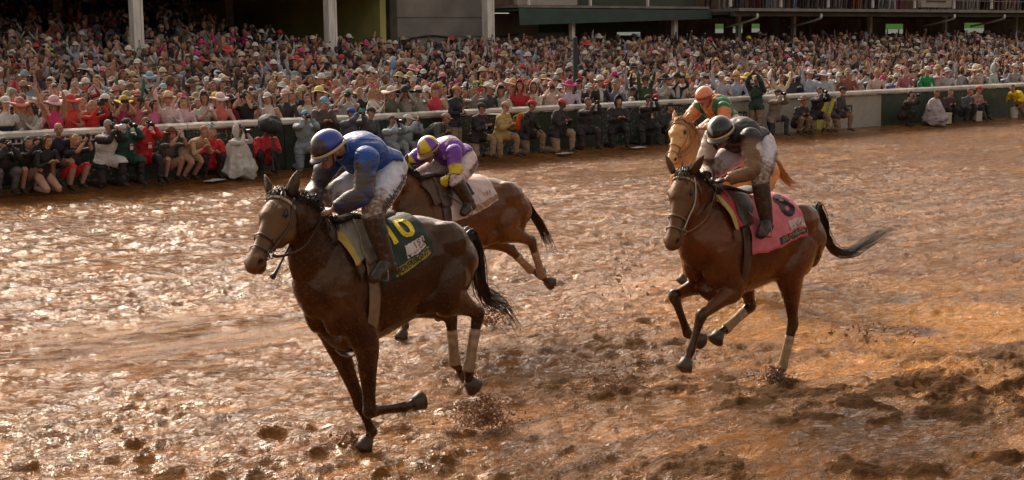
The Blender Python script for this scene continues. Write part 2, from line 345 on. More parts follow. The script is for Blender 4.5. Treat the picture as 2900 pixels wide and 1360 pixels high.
def horse(Q, hd, D, label, cols):
    """D: joints in the horse's own frame (x forward, y left, z up)"""
    root = empty('horse', (Q[0], Q[1], 0), RAD(hd)); tag(root, label, 'horse', 'galloping racehorses')
    T = Torso(D['w'], D.get('k', 1), D.get('dz', 0), D.get('slope', 0)); f = Fig()
    P = [(a, 0, (t+b)/2) for a, t, b in zip(T.f, T.t, T.b)]
    f.loft(P, [(h, (t-b)/2) for h, t, b in zip(T.h, T.t, T.b)], 0, n=24, lat=(0, 1, 0), sub=3)
    w = D['w']; dz = D.get('dz', 0); at = lambda o, y, z: a3(w+o*T.k, y, z+dz+D.get('slope', 0)*o)
    f.loft([at(.22, 0, 1.50), at(.02, 0, 1.545), at(-.2, 0, 1.52)], [(.05, .08), (.05, .085), (.05, .06)], 0)       # withers
    for s in (-1, 1):
        f.ball(at(.18, s*.14, 1.19), (.13, .10, .25), 0); f.ball(at(.24, s*.09, 1.05), (.10, .09, .17), 0)          # shoulder, breast
        f.ball(at(.05, s*.17, 1.20), (.10, .09, .22), 0); f.ball(at(-.84, s*.15, 1.36), (.22, .13, .17), 0)          # triceps, croup
        f.ball(at(-1.0, s*.14, 1.20), (.13, .11, .22), 0)
    poll, muz = D['poll'], D['muz']; th = D.get('throat', .0)
    n0 = at(.13, 0, 1.24); n3 = poll+a3(-.10, 0, -.12); n1 = n0*.62+n3*.38+a3(.03, 0, .02); n2 = n0*.28+n3*.72+a3(.0, 0, .025)
    f.loft([n0, n1, n2, n3, poll+a3(-.02, 0, -.06)], [(.17, .33), (.125, .245), (.095, .175), (.08, .135), (.07, .10)], 0, n=18)
    # head
    ax = unit(muz-poll); HL = vlen(muz-poll); s = HL/.60; X = unit(a3(0, 1, 0)*1+D.get('hl', a3(0, 0, 0))); X = unit(X-ax*ax.dot(X)); nf = np.cross(ax, X); R3 = np.array([ax, X, nf])
    hp = lambda t, l, u: poll+ax*HL*t+X*l+nf*u
    tt = [(-.03, -.02, .05, .06), (.05, -.01, .075, .085), (.16, -.015, .098, .118), (.28, -.03, .104, .135), (.40, -.035, .086, .126), (.54, -.012, .060, .085), (.70, .0, .049, .062), (.82, -.002, .056, .064), (.92, -.010, .063, .068), (.985, -.016, .053, .056), (1.005, -.02, .036, .036)]
    f.loft([hp(t, 0, u) for t, u, a, b in tt], [(a, b) for t, u, a, b in tt], 1, n=20, lat=X)
    for q in (-1, 1):
        f.ball(hp(.34, q*.058, -.085), (.085, .032, .075), 1, A=R3)      # jowl
        f.ball(hp(.245, q*.078, .045), (.04, .028, .026), 1, A=R3)         # brow
        f.ball(hp(.90, q*.048, .014), (.042, .026, .034), 1, A=R3)       # nostril flare
        f.loft([hp(.33, q*.07, .01), hp(.5, q*.052, .0), hp(.62, q*.042, .0)], [.018, .014, .008], 1, n=8)
    f.loft([hp(.80, 0, -.045), hp(.90, 0, -.062), hp(.95, 0, -.058)], [(.03, .02), (.038, .026), (.025, .018)], 1, lat=X, n=10)
    for S_ in ('L', 'R'):
        y = 1 if S_ == 'L' else -1; F_ = D['fore'+S_]; H_ = D['hind'+S_]
        fore(f, at(.16, y*.14, 1.20), *F_[:4]); hind(f, at(-.82, y*.15, 1.22), *H_[:4])
        st = H_[0]; f.loft([at(-.5, y*.2, 1.02), (at(-.62, y*.2, 1.0)+st)/2, st], [(.05, .10), (.07, .10), (.07, .10)], 0, n=10)
    V, F, N, z = f.build(.0125, 5); V = V+N*((nz(V, 5.5, 4, 2)-.5)*.016*(z == 0)+(nz(V, 16, 5, 2)-.5)*.004*(z <= 1))[:, None]
    q = (V-poll)@R3.T
    for y in (-1, 1):
        c = np.array([HL*.925, y*.066, .012]); d = (q-c)/np.array([.024, .030, .020]); V = V-(X*y)[None]*(np.exp(-(d**2).sum(1)*1.2)*.014)[:, None]
    # coat: black points, darker face, mud thrown on the chest, the face and the legs
    base = np.array(cols['coat']); dark = np.array(cols['dark']); C = np.tile(base, (len(V), 1))
    nn = nz(V, 2.5, 3)[:, None]; C = C*(1-.35*smoothstep(nn, .45, .75))+.0
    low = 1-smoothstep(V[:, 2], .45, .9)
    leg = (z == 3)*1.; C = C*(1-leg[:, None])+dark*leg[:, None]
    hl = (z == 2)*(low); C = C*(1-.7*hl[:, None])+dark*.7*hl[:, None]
    q = (V-poll)@R3.T; hd_ = (z == 1)
    tk = q[:, 0]/HL; mz = hd_*smoothstep(tk, .85, 1.0); C = C*(1-.3*mz[:, None])+dark*.3*mz[:, None]
    if 'face' in cols: C[hd_] = C[hd_]*.4+np.array(cols['face'])*.6
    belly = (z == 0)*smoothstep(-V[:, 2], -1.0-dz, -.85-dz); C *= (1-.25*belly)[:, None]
    sho = np.exp(-(((V[:, 0]-w-.12)/.22)**2+((V[:, 2]-1.12)/.28)**2)); mud = .24+.24*sho+.10*smoothstep(V[:, 0], w-.1, w+.45)+.30*hd_+(z >= 2)*.16*(V[:, 2] < .8)+cols.get('mud', 0); mud = mud-.14*((z == 0) & (V[:, 0] < w-.2) & (V[:, 2] > 1.1))
    for y in (-1, 1):   # nostrils
        c = np.array([HL*.925, y*.060, .012]); d = (q-c)/np.array([.024, .040, .019]); C[vnorm(d) < 1.0] = (.008, .004, .003); mud[vnorm(d) < 1.15] = -1
        c = np.array([HL*.26, y*.10, .012]); d = (q-c)/np.array([.034, .06, .026]); k = vnorm(d) < 1.1; C[k] *= .2; mud[k] = -.2
    mo = (abs(q[:, 2]+.038-.01*(tk > .93)) < .006) & (tk > .80) & hd_; C[mo] *= .2; mud[mo] = 0
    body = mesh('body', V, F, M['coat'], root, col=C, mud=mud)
    bvh = BVHTree.FromPolygons([Vector(v) for v in V], F)
    for y in (-1, 1):
        v, ff = ball(hp(.26, y*.092, .014), (.026, .018, .021), 12, R3); mesh('eye', v, ff, M['eye'], root)
        e0 = D['ear'+('L' if y > 0 else 'R')]; b_, t_ = e0; dd = t_-b_; ev, ef = loft([b_-dd*.15, b_+dd*.2, b_+dd*.5, b_+dd*.8, t_], [(.026, .022), (.038, .020), (.034, .015), (.019, .009), (.003, .003)], n=10, lat=unit(np.cross(dd, ax)), sub=3)
        mesh('ear', ev, ef, M['coat'], root, col=np.tile(np.array(cols.get('ear', cols['dark'])), (len(ev), 1)), mud=.25)
    r_ = random.Random(D.get('seed', 1)); G = lambda s: r_.gauss(0, s)
    # mane and forelock
    if not cols.get('nomane'):
        paths = []; crest = [poll+a3(-.02, 0, .05), n2+a3(0, 0, .18), n1+a3(0, 0, .24), at(.12, 0, 1.60)]
        cr_ = crs(np.array(crest), 12)
        for i in range(260):
            t = r_.random(); p = cr_[int(t*(len(cr_)-1))]+a3(G(.012), G(.014), 0); L = .07+.07*r_.random(); sd = -1 if r_.random() < .62 else 1; bk = D.get('manefly', .6)
            lift = .05*r_.random() if r_.random() < .4 else 0
            paths.append([p+a3(0, 0, -.02), p+a3(-.25*bk*L, sd*.02, .02+lift), p+a3(-.6*bk*L, sd*(.045+G(.01)), .0+lift*.7), p+a3(-.9*bk*L+G(.02), sd*(.07+G(.02)), -.6*L+lift)])
        for i in range(60):
            p = poll+a3(.0+G(.012), G(.022), .055); L = .13+.07*r_.random(); paths.append([p, p+nf*.03+ax*.02+X*G(.012)+a3(0, 0, .03*r_.random()), p+ax*L*.5+nf*(.04+G(.015))+X*G(.03), p+ax*L+nf*(.025+G(.02))+X*G(.045)])
        strands([crs(np.array(p), 2) for p in paths], M['hair'], 'mane', root, cols['hair'], .0045)
    # tail
    tl = D['tail']; tl = [at(-1.06, 0, 1.33), at(-1.16, 0, 1.31)]+[p for p in tl if p[0] < at(-1.22, 0, 0)[0]]
    tp = crs(np.array(tl), 5); n = len(tp); paths = []; fl = D.get('tailspread', .05)
    for i in range(190):
        a = G(1); b = G(1); e = .55+.45*r_.random() if i > 40 else .4+.3*r_.random(); k = max(5, int(n*e)); o = a3(0, a, b)
        w1 = r_.random()*6; paths.append([tp[j]+a3(b*.35, a, b)*(.012+fl*(j/n)**1.3)+a3(0, .01*math.sin(j*.6+w1), .012*math.sin(j*.5+w1))*(j/n) for j in range(k)])
    strands(paths, M['hair'], 'tail', root, cols['hair'], .0065)
    cv, cf = loft(tp[:int(n*.55)], list(np.linspace(.030, .020, int(n*.55))), n=10, sub=1); mesh('dock', cv, cf, M['hair'], root, col=np.tile(cols['hair'], (len(cv), 1)))
    for S_ in 'LR':
        for K in ('fore', 'hind'):
            j = D[K+S_]; hoof(j[-3], j[-2], j[-1], root, cols['hoof'], 0)
            if K == 'hind' and cols.get('bandage') is not None or (K == 'fore' and cols.get('fbandage') is not None):
                a, b = j[1], j[2]; p = [a*(1-t)+b*t for t in (.28, .4, .6, .8, .95, 1.03)]
                bv, bf = loft(p, [(.038, .046), (.036, .044), (.034, .041), (.036, .043), (.041, .049), (.039, .047)], n=14, sub=2); c = np.tile(cols['bandage'], (len(bv), 1)); tq = ((bv-a)@unit(b-a))/vlen(b-a)
                c[(tq > .33) & (tq < .39)] = (.55, .42, .30); c[(tq > .48) & (tq < .53)] = (.5, .38, .27)
                mesh('leg_bandage', bv, bf, M['cloth'], root, col=c, mud=.52)
    # bridle: noseband, browband, cheekpieces, bit rings
    mb = MB(); bc = cols['bridle']; hring = lambda t, k=1.09: [hp(t, math.cos(a)*np.interp(t, [x[0] for x in tt], [x[2] for x in tt])*k, math.sin(a)*np.interp(t, [x[0] for x in tt], [x[3] for x in tt])*k+np.interp(t, [x[0] for x in tt], [x[1] for x in tt])) for a in np.linspace(0, 2*math.pi, 28)]
    strap(mb, hring(.60, 1.1), .010, .004, ax, bc); strap(mb, hring(.76, 1.12), .007, .004, ax, bc)
    brow = [hp(.085+.05*abs(math.sin(a))*0, math.cos(a)*.09, math.sin(a)*.105-.012) for a in np.linspace(-.35, math.pi+.35, 20)]
    mb.add(*loft(brow, [(.012, .007)]*len(brow), n=6, lat=ax, sub=1), cols.get('brow', bc))
    for y in (-1, 1):
        ck = [hp(.03, y*.088, .0), hp(.18, y*.106, -.02), hp(.36, y*.098, -.05), hp(.55, y*.072, -.045), hp(.74, y*.062, -.03)]
        strap(mb, crs(np.array(ck), 4), .008, .004, ax*.2+nf, cols.get('cheek', bc))
        th_ = [hp(.05, y*.09, -.03), hp(.16, y*.09, -.12), hp(.22, y*.02, -.17)]; strap(mb, crs(np.array(th_), 4), .007, .003, ax, bc)
        rg = [hp(.76, y*.066, -.03)+(ax*math.cos(a)+nf*math.sin(a))*.026 for a in np.linspace(0, 2*math.pi, 14)]; mb.add(*loft(rg, [.004]*14, n=5, sub=1), (.10, .09, .08))
    mb.obj('bridle', M['leather'], root, mud=.38, smooth=True)
    mb = MB(); hand = D['hands']
    for y, h in ((1, hand[0]), (-1, hand[1])):
        b0 = hp(.76, y*.07, -.04); m_ = (b0+h)/2+a3(0, y*.05, -.045-.03*(y > 0)); p = crs(np.array([b0, b0*.7+m_*.3+a3(0, 0, -.02), m_, h*.7+m_*.3+a3(0, 0, -.01), h]), 5)
        strap(mb, p, .010, .003, a3(0, .3, 1), cols['bridle'])
        lp_ = crs(np.array([h, h+a3(-.06, y*.05, -.10), h+a3(.03, y*.09, -.17), h+a3(.1, y*.06, -.08)]), 5); strap(mb, lp_, .008, .003, a3(0, 1, 0), cols['bridle'])
    mb.obj('reins', M['leather'], root, mud=.3, smooth=True)
    # saddle cloth, pad, saddle, girth, stirrups
    K = D['cloth']; cf_, cb_ = w+K.get('front', -.02), w-K['len']; vd = K['drop']; TK = K.get('lift', .26)
    def arc(ff, v, e): return T.arc(ff, v*(1-TK*max(0, (cf_-ff)/(cf_-cb_))), e)
    def patch(name, f0, f1, v0, v1, e, col, mudv, sag=0, colfn=None, wav=.006, skew=0):
        nu, nv = 26, 40; V = []; F = []
        for i in range(nu):
            for j in range(nv):
                u = i/(nu-1); v = v0+(v1-v0)*j/(nv-1); ff = f0+(f1-f0)*u+skew*v; p = arc(ff, v, e+abs(v)*.03)
                p = p+a3(0, np.sign(v)*wav*math.sin(ff*34+v*9+abs(v)*20)*min(1, abs(v)*3), 0)
                V.append(p)
        for i in range(nu-1):
            for j in range(nv-1): F.append((i*nv+j, i*nv+j+1, (i+1)*nv+j+1, (i+1)*nv+j))
        V = np.array(V); c = np.tile(col, (len(V), 1))
        if colfn is not None: c = colfn(np.array([(i/(nu-1), v0+(v1-v0)*j/(nv-1)) for i in range(nu) for j in range(nv)]), c)
        o = mesh(name, V, F, M['cloth'], root, col=c, mud=mudv); sm = o.modifiers.new('s', 'SOLIDIFY'); sm.thickness = .008; sm.offset = 1; return o
    patch('saddle_cloth', cf_, cb_, -vd, vd, .018, K['col'], K['mud'], skew=0)
    def decal(name, s, size, fc, vc, col, rot=0, e=.030, bold=0, wx=1, mud=.2, m='ink'):
        TV, TF = text_geo(s, size, .022, bold); cs, sn = math.cos(rot), math.sin(rot); V = []
        for x, y, _ in TV:
            x *= wx; x, y = x*cs-y*sn, x*sn+y*cs; V.append(arc(fc-x, vc-y, e+abs(vc-y)*.03)+a3(0, .006*math.sin((fc-x)*34+(vc-y)*9+abs(vc-y)*20)*min(1, (vc-y)*3), 0))
        return mesh(name, V, TF, M[m], root, col=np.tile(col, (len(V), 1)), mud=mud)
    def panel(name, fa, fb, va, vb, col, e=.0285, mud=.3):
        nu, nv = 14, 10; V = []; F = []
        for i in range(nu):
            for j in range(nv):
                ff = fa+(fb-fa)*i/(nu-1); v = va+(vb-va)*j/(nv-1); V.append(arc(ff, v, e+abs(v)*.03)+a3(0, .006*math.sin(ff*34+v*9+abs(v)*20)*min(1, v*3), 0))
        for i in range(nu-1):
            for j in range(nv-1): F.append((i*nv+j, i*nv+j+1, (i+1)*nv+j+1, (i+1)*nv+j))
        return mesh(name, V, F, M['cloth'], root, col=np.tile(col, (len(V), 1)), mud=mud)
    for d in K['decals']:
        if d[0] == 'text': decal(*d[1:])
        else: panel(*d[1:])
    # pads in front of the saddle, saddle, girth
    patch('saddle_pad', w+.17, w-.02, -vd*.62, vd*.62, .028, K['pad'], .36, skew=-.12)
    patch('pad_edge', w+.20, w+.165, -vd*.66, vd*.66, .036, K['padedge'], .3, skew=-.12)
    sd = MB(); sp = [T.at(w+.10, 0, .055), T.at(w-.02, 0, .05), T.at(w-.18, 0, .045), T.at(w-.33, 0, .07)]
    sd.add(*loft(sp, [(.06, .025), (.08, .022), (.12, .025), (.11, .03)], n=12, sub=4), (.03, .018, .012))
    for y in (1, -1):
        fl_ = [T.at(w-.06, y*.35, .052), T.at(w-.02, y*.7, .05), T.at(w+.02, y*.95, .048), T.at(w+.01, y*1.15, .046)]; sd.add(*loft(fl_, [(.10, .01), (.095, .01), (.075, .009), (.05, .008)], n=10, lat=(1, 0, 0), sub=4), K.get('flap', (.05, .03, .02)))
    sd.obj('saddle', M['leather'], root, mud=.4, smooth=True)
    gb = MB(); gp = [T.at(w+.02-.0*abs(a), a, .03) for a in np.linspace(.9, 2*math.pi-.9, 40)]; gb.add(*loft(gp, [(.05, .005)]*len(gp), n=8, lat=(1, 0, 0), sub=1), K.get('girth', (.16, .10, .06))); gb.obj('girth', M['leather'], root, mud=.34, smooth=True)
    for y, ft in ((1, D['footL']), (-1, D['footR'])):
        st = MB(); top = T.at(w-.02, y*.9, .06); st.add(*loft(np.array([top, (top+ft)/2+a3(0, y*.03, 0), ft+a3(0, 0, .10)]), [(.012, .003)]*3, n=6, lat=(1, 0, 0), sub=3), K.get('strap', (.12, .08, .05)))
        lp_ = [ft+a3(0, .05*math.cos(t), .02+.07*math.sin(t)) for t in np.linspace(0, math.pi, 10)]; lp_ = lp_+[ft+a3(0, -.05, -.015), ft+a3(0, .05, -.015), lp_[0]]; st.add(*loft(lp_, [.006]*len(lp_), n=6, sub=1, lat=(1, 0, 0)), (.22, .20, .18))
        st.obj('stirrup', M['leather'], root, mud=.35, smooth=True)
    return root, T
def jockey(Q, hd, J, label, C):
    o0 = J['pelvis']*a3(1, 1, 1); ca, sa = math.cos(RAD(hd)), math.sin(RAD(hd)); loc = (Q[0]+o0[0]*ca-o0[1]*sa, Q[1]+o0[0]*sa+o0[1]*ca, o0[2])
    root = empty('person', loc, RAD(hd)); tag(root, label, 'person', 'jockeys riding the racehorses')
    J = {k: np.asarray(v, float) for k, v in J.items()}
    f = human(J, .87, 2, fat=1.06); V, F, N, z = f.build(.0095, 4); A = J['A']; H = J['head']; q = (V-H)@A.T
    col = np.tile(C['skin'], (len(V), 1)); col[z == 5] = C.get('glove', C['skin']); r = vnorm(q)
    lips = (abs(q[:, 2]+.062) < .009) & (q[:, 0] > .07) & (abs(q[:, 1]) < .026); col[lips] = np.array(C['skin'])*[.75, .45, .45]
    mud = np.where(z == 0, .25, .38)
    mesh('body', V-o0, F, M['skin'], root, col=col, mud=mud)
    up = unit(J['chest']-J['pelvis'])
    def cj(P):
        c = np.tile(C['silk'], (len(P), 1)); 
        return C['silkf'](P, c, J) if 'silkf' in C else c
    tor = (z == 2); hemk = (V-J['pelvis'])@up
    z2 = z.copy(); z2[(z == 2) & (hemk < C.get('hem', -.02))] = 6; z2[(z == 3) & (vnorm(V-J['shL']) < 0)] = 3
    fr = J['chest']
    shell('silk_jacket', V, F, N, z2, [2, 3, 4], .020, M['silk'], root, cj, lambda P: C.get('silkmud', .2)+(C['armmud'](P, J) if 'armmud' in C else 0)+.3*smoothstep(-(P[:, 2]-J['neck'][2])+.6*(P[:, 0]-fr[0]), -.1, .25), .015, 3, o0, 9, lambda V: (vnorm(V-J['haL']) > .085) & (vnorm(V-J['haR']) > .085))
    ankL, ankR = J['anL'], J['anR']
    def bl(V):
        return np.minimum(vnorm(V-J['knL']), vnorm(V-J['knR'])) < 9
    shell('breeches', V, F, N, z2, [6], .010, M['cloth'], root, lambda P: np.tile(C['breech'], (len(P), 1)), lambda P: C.get('brmud', .12)+.45*np.maximum(1-smoothstep(vnorm(P-J['knL']), .10, .34), 1-smoothstep(vnorm(P-J['knR']), .10, .34)), .008, 5, o0, 16)
    zl = np.where(np.isin(z2, [7, 8]), np.where(V[:, 1] > 0, 17, 18), z2)
    for q_ in (17, 18): shell('boot', V, F, N, zl, [q_], .011, M['leather'], root, lambda P: np.tile(C.get('boot', (.025, .017, .012)), (len(P), 1)), lambda P: np.full(len(P), C.get('bootmud', .42)), .003, 6, o0, 14)
    # helmet with a peak, a band and goggles
    at = lambda x, y, zz: H+A.T@a3(x, y, zz)-o0
    hv, hf = ball(a3(0, 0, 0), 1, 28); k = hv[:, 2] > -.28; ids = np.where(k)[0]; mp = {i: j for j, i in enumerate(ids)}
    hv2 = hv[ids]; ff = [tuple(mp[i] for i in q_) for q_ in hf if all(k[i] for i in q_)]
    P = hv2*np.array([.121, .098, .105])+np.array([-.004, 0, .027]); hc = C['helm'](hv2)
    W_ = (P@A)+H-o0
    ho = mesh('helmet', W_, ff, M['helmet'], root, col=hc, mud=C.get('helmud', .12)+.3*smoothstep(hv2[:, 0], .0, .8)); sm = ho.modifiers.new('s', 'SOLIDIFY'); sm.thickness = .012; sm.offset = -1
    # peak
    pv = []; pf = []
    for i in range(13):
        a = (i/12-.5)*2.0
        for j in range(4): rr_ = 1+.30*j/3*math.cos(a*.8); pv.append(at(.119*math.cos(a)*rr_, .098*math.sin(a)*rr_, .008-.024*(j/3)))
    for i in range(12):
        for j in range(3): pf.append((i*4+j, i*4+j+1, (i+1)*4+j+1, (i+1)*4+j))
    po = mesh('peak', pv, pf, M['helmet'], ho, col=np.tile(C['peak'], (len(pv), 1)), mud=.35); sm = po.modifiers.new('s', 'SOLIDIFY'); sm.thickness = .006
    mb = MB(); bp = [at(.126*math.cos(a)-.004, .104*math.sin(a), .006) for a in np.linspace(0, 2*math.pi, 32)]; mb.add(*loft(bp, [(.011, .004)]*32, n=6, lat=A[2], sub=1), C['band']); mb.obj('band', M['cloth'], ho, mud=.3, smooth=True)
    mb = MB(); gp = [at(.093*math.cos(a)+.002, .075*math.sin(a), -.004) for a in np.linspace(-.95, .95, 14)]; mb.add(*loft(gp, [(.026, .010)]*14, n=8, lat=A[2], sub=1), (.03, .018, .012)); g = mb.obj('goggles', M['lens'], root, smooth=True)
    mb = MB()
    for s in (-1, 1): mb.add(*loft([at(.02, s*.078, -.01), at(.03, s*.068, -.06), at(.04, s*.03, -.115)], [(.008, .003)]*3, n=6, lat=A[0], sub=4), (.02, .016, .014))
    mb.obj('chin_strap', M['leather'], ho, mud=.3, smooth=True)
    bvh = BVHTree.FromPolygons([Vector(v) for v in V], F)
    def legtext(s, size, c, dx, dn, off=.022, col=(.01, .01, .015)):
        """lettering laid on the outside of the thigh: c centre, dx reading direction, dn outward"""
        TV, TF = text_geo(s, size, .02, .002); dx = unit(dx); dn = unit(dn); dn = unit(dn-dx*dx.dot(dn)); dy = np.cross(dn, dx); out = []
        for x, y, _ in TV:
            p = c+dx*x+dy*y; h = bvh.ray_cast(Vector(p+dn*.25), Vector(-dn)); g_ = np.array(h[0])+dn*off if h[0] else p+dn*off; out.append(g_-o0)
        mesh('lettering', out, TF, M['ink'], root, col=np.tile(col, (len(out), 1)), mud=.1)
    if 'text' in C:
        for t in C['text']: legtext(*t)
    return root, J

# ------------------------------------------------------------------ the mud track
def mud_material():
    m = bpy.data.materials.new('wet mud'); m.use_nodes = True; t = m.node_tree; N = t.nodes; L = t.links; b = N['Principled BSDF']
    tc = N.new('ShaderNodeTexCoord'); mp = N.new('ShaderNodeMapping'); mp.inputs['Rotation'].default_value = (0, 0, -RAILROT); L.new(tc.outputs['Object'], mp.inputs[0])
    mp2 = N.new('ShaderNodeMapping'); mp2.inputs['Scale'].default_value = (.35, 1.3, 1); L.new(mp.outputs[0], mp2.inputs[0])
    def noise(src, sc, det=6, rg=.6):
        n = N.new('ShaderNodeTexNoise'); n.inputs['Scale'].default_value = sc; n.inputs['Detail'].default_value = det; n.inputs['Roughness'].default_value = rg; L.new(src, n.inputs[0]); return n.outputs[0]
    def mapr(s, a, b_, c=0, d=1):
        r = N.new('ShaderNodeMapRange'); r.inputs[1].default_value = a; r.inputs[2].default_value = b_; r.inputs[3].default_value = c; r.inputs[4].default_value = d; L.new(s, r.inputs[0]); return r.outputs[0]
    def mixc(f, a, c):
        x = N.new('ShaderNodeMix'); x.data_type = 'RGBA'; L.new(f, x.inputs[0])
        for i, q in ((6, a), (7, c)):
            if isinstance(q, tuple): x.inputs[i].default_value = (*q, 1)
            else: L.new(q, x.inputs[i])
        return x.outputs[2]
    at = lambda n: (lambda a: (setattr(a, 'attribute_name', n), a.outputs['Fac'])[1])(N.new('ShaderNodeAttribute'))
    P = tc.outputs['Object']; str_ = mp2.outputs[0]
    mp4 = N.new('ShaderNodeMapping'); mp4.inputs['Scale'].default_value = (.42, 1.4, 1); L.new(P, mp4.inputs[0])
    c = mixc(mapr(noise(P, .35, 3), .38, .62), (.27, .094, .008), (.42, .170, .024))
    c = mixc(mapr(noise(str_, 3.2, 5), .40, .66), c, (.13, .050, .010))
    mp3 = N.new('ShaderNodeMapping'); mp3.inputs['Scale'].default_value = (.05, 2.2, 1); L.new(mp.outputs[0], mp3.inputs[0])
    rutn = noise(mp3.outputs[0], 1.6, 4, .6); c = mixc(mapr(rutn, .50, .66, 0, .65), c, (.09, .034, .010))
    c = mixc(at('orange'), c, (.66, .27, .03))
    c = mixc(mapr(noise(P, 14, 6, .7), .50, .72, 0, .6), c, (.10, .045, .02))
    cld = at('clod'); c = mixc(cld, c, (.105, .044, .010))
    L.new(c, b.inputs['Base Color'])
    wet = at('wet')
    rgh = mapr(noise(mp4.outputs[0], 11, 5, .7), .38, .53, .45, .07)
    mx = N.new('ShaderNodeMix'); mx.data_type = 'FLOAT'; L.new(wet, mx.inputs[0]); L.new(rgh, mx.inputs[2]); mx.inputs[3].default_value = .08
    mx2 = N.new('ShaderNodeMix'); mx2.data_type = 'FLOAT'; L.new(cld, mx2.inputs[0]); L.new(mx.outputs[0], mx2.inputs[2]); mx2.inputs[3].default_value = .95
    L.new(mx2.outputs[0], b.inputs['Roughness']); b.inputs['Specular IOR Level'].default_value = .32; b.inputs['IOR'].default_value = 1.45; b.inputs['Specular Tint'].default_value = (1, .80, .60, 1)
    h4 = noise(mp4.outputs[0], 24, 4, .7); h1 = noise(P, 9, 6, .65); h2 = noise(str_, 17, 5, .65); h3 = noise(P, 36, 3, .75)
    def mth(op, a, c_):
        q = N.new('ShaderNodeMath'); q.operation = op
        for i, v in enumerate((a, c_)):
            if isinstance(v, (int, float)): q.inputs[i].default_value = v
            else: L.new(v, q.inputs[i])
        return q.outputs[0]
    hh = mth('ADD', mth('ADD', mth('ADD', mth('ADD', mth('MULTIPLY', h1, .5), mth('MULTIPLY', h2, .9)), mth('MULTIPLY', h3, .45)), mth('MULTIPLY', h4, 1.0)), mth('MULTIPLY', rutn, 1.2))
    bp = N.new('ShaderNodeBump'); bp.inputs['Distance'].default_value = .08; L.new(hh, bp.inputs['Height'])
    L.new(mapr(wet, 0, 1, 1.0, .55), bp.inputs['Strength']); L.new(bp.outputs[0], b.inputs['Normal'])
    return m
def ground():
    nr, nc = 760, 1100
    d = 6.2*(62/6.2)**np.linspace(0, 1, nr); t = np.linspace(-.52, .56, nc)
    X = (d[:, None]*t[None]).ravel(); Y = np.repeat(d, nc); P = np.c_[X, Y]
    cu, su = DU.x, DU.y; U = X*cu+Y*su; Vv = -X*su+Y*cu; UV = np.c_[U, Vv]; vr = (X+10)*DV.x+(Y-28.2)*DV.y
    fade = 1/(1+(Y/34)**3)
    big = nz(UV*[.35, 1.0], .9, 1, 3)-.5
    rut = nz(UV*[.10, 3.0], 1.0, 2, 3)-.5
    med = nz(UV*[.75, 1.1], 3.2, 3, 4)-.5
    clod = np.abs(nz(P, 4.2, 4, 4)-.5)*2; rag = nz(UV*[.8, 1.2], 4.5, 77, 4)
    fine = nz(P, 13, 5, 3)-.5
    pat = nz(P, .55, 6, 3)
    # how churned the surface is: hoof-cut near the camera, smoother in the middle band
    churn = smoothstep(pat, .40, .60)*.7+.3
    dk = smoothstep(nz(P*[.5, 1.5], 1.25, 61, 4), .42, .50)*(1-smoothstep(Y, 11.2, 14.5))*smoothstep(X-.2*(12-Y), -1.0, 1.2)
    rg2 = dk*smoothstep(rag, .47, .55); h = rg2*(.014+.05*(rag-.5)+fine*.035)+big*.045+rut*(.05+.06*smoothstep(Y, 12.5, 15))*fade+med*.070*churn+(.25-clod)*.045*churn*(1+.6*dk)+fine*.016
    h2 = h.reshape(nr, nc)
    rg = np.random.default_rng(5); K = 5000; pit = np.zeros((nr, nc)); rim = np.zeros((nr, nc)); XX, YY = X.reshape(nr, nc), Y.reshape(nr, nc)
    row = lambda y: int(np.clip(math.log(max(y, 6.21)/6.2)/math.log(10)*(nr-1), 0, nr-1))
    for i in range(K):
        y = 6.4+24*rg.random()**1.35; x = (rg.random()*1.08-.52)*y; r = (.06+.065*rg.random()); a = RAILROT+rg.normal()*.35
        i0, i1 = row(y-.4), row(y+.4)+1; j0 = max(0, int(((x-.4)/y+.52)/1.08*(nc-1))); j1 = min(nc, int(((x+.4)/y+.52)/1.08*(nc-1))+1)
        if j1-j0 < 2 or i1-i0 < 2: continue
        xs = XX[i0:i1, j0:j1]-x; ys = YY[i0:i1, j0:j1]-y
        p = (xs*math.cos(a)+ys*math.sin(a))/1.5; q = -xs*math.sin(a)+ys*math.cos(a); rr = np.sqrt(p*p+q*q)/r; dep = .03+.035*rg.random()
        pit[i0:i1, j0:j1] = np.maximum(pit[i0:i1, j0:j1], dep*np.exp(-(rr**2)*1.2))
        rim[i0:i1, j0:j1] = np.maximum(rim[i0:i1, j0:j1], dep*.7*np.exp(-((rr-1.5)/.42)**2)*(.6+.4*np.sin(np.arctan2(q, p)*2+i)))
    h2 = h2+(rim-pit)*(.35+.65*churn.reshape(nr, nc))
    h = h2.ravel()
    lvl = -.030+.03*(nz(P, .3, 9, 2)-.5); sheet = np.exp(-((X+3.2)/3.2)**2-((Y-13.6-.35*(X+3))/1.5)**2)*.05; h = h*(1-.6*sheet/.05); lvl = lvl+sheet*.45
    wet = smoothstep(lvl+.014-h+.05*(nz(P, 2.2, 21, 3)-.5), -.012, .010); h = np.where(h < lvl, lvl+(h-lvl)*.10, h)
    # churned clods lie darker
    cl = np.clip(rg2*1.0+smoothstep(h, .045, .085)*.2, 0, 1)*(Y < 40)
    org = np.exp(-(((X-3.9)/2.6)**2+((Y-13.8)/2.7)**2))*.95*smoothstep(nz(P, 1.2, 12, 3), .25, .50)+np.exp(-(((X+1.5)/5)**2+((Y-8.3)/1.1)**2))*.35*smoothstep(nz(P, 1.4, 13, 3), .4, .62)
    edge = smoothstep(vr, -1.5, -.4); h = h*(1-.6*edge)*fade**.4+.10*edge
    h = np.where(vr > .3, .0, h)
    # planted hooves sink in
    Z = h-.015
    me = bpy.data.meshes.new('mud_track'); V = np.c_[X, Y, Z].astype(np.float32)
    me.vertices.add(len(V)); me.vertices.foreach_set('co', V.ravel())
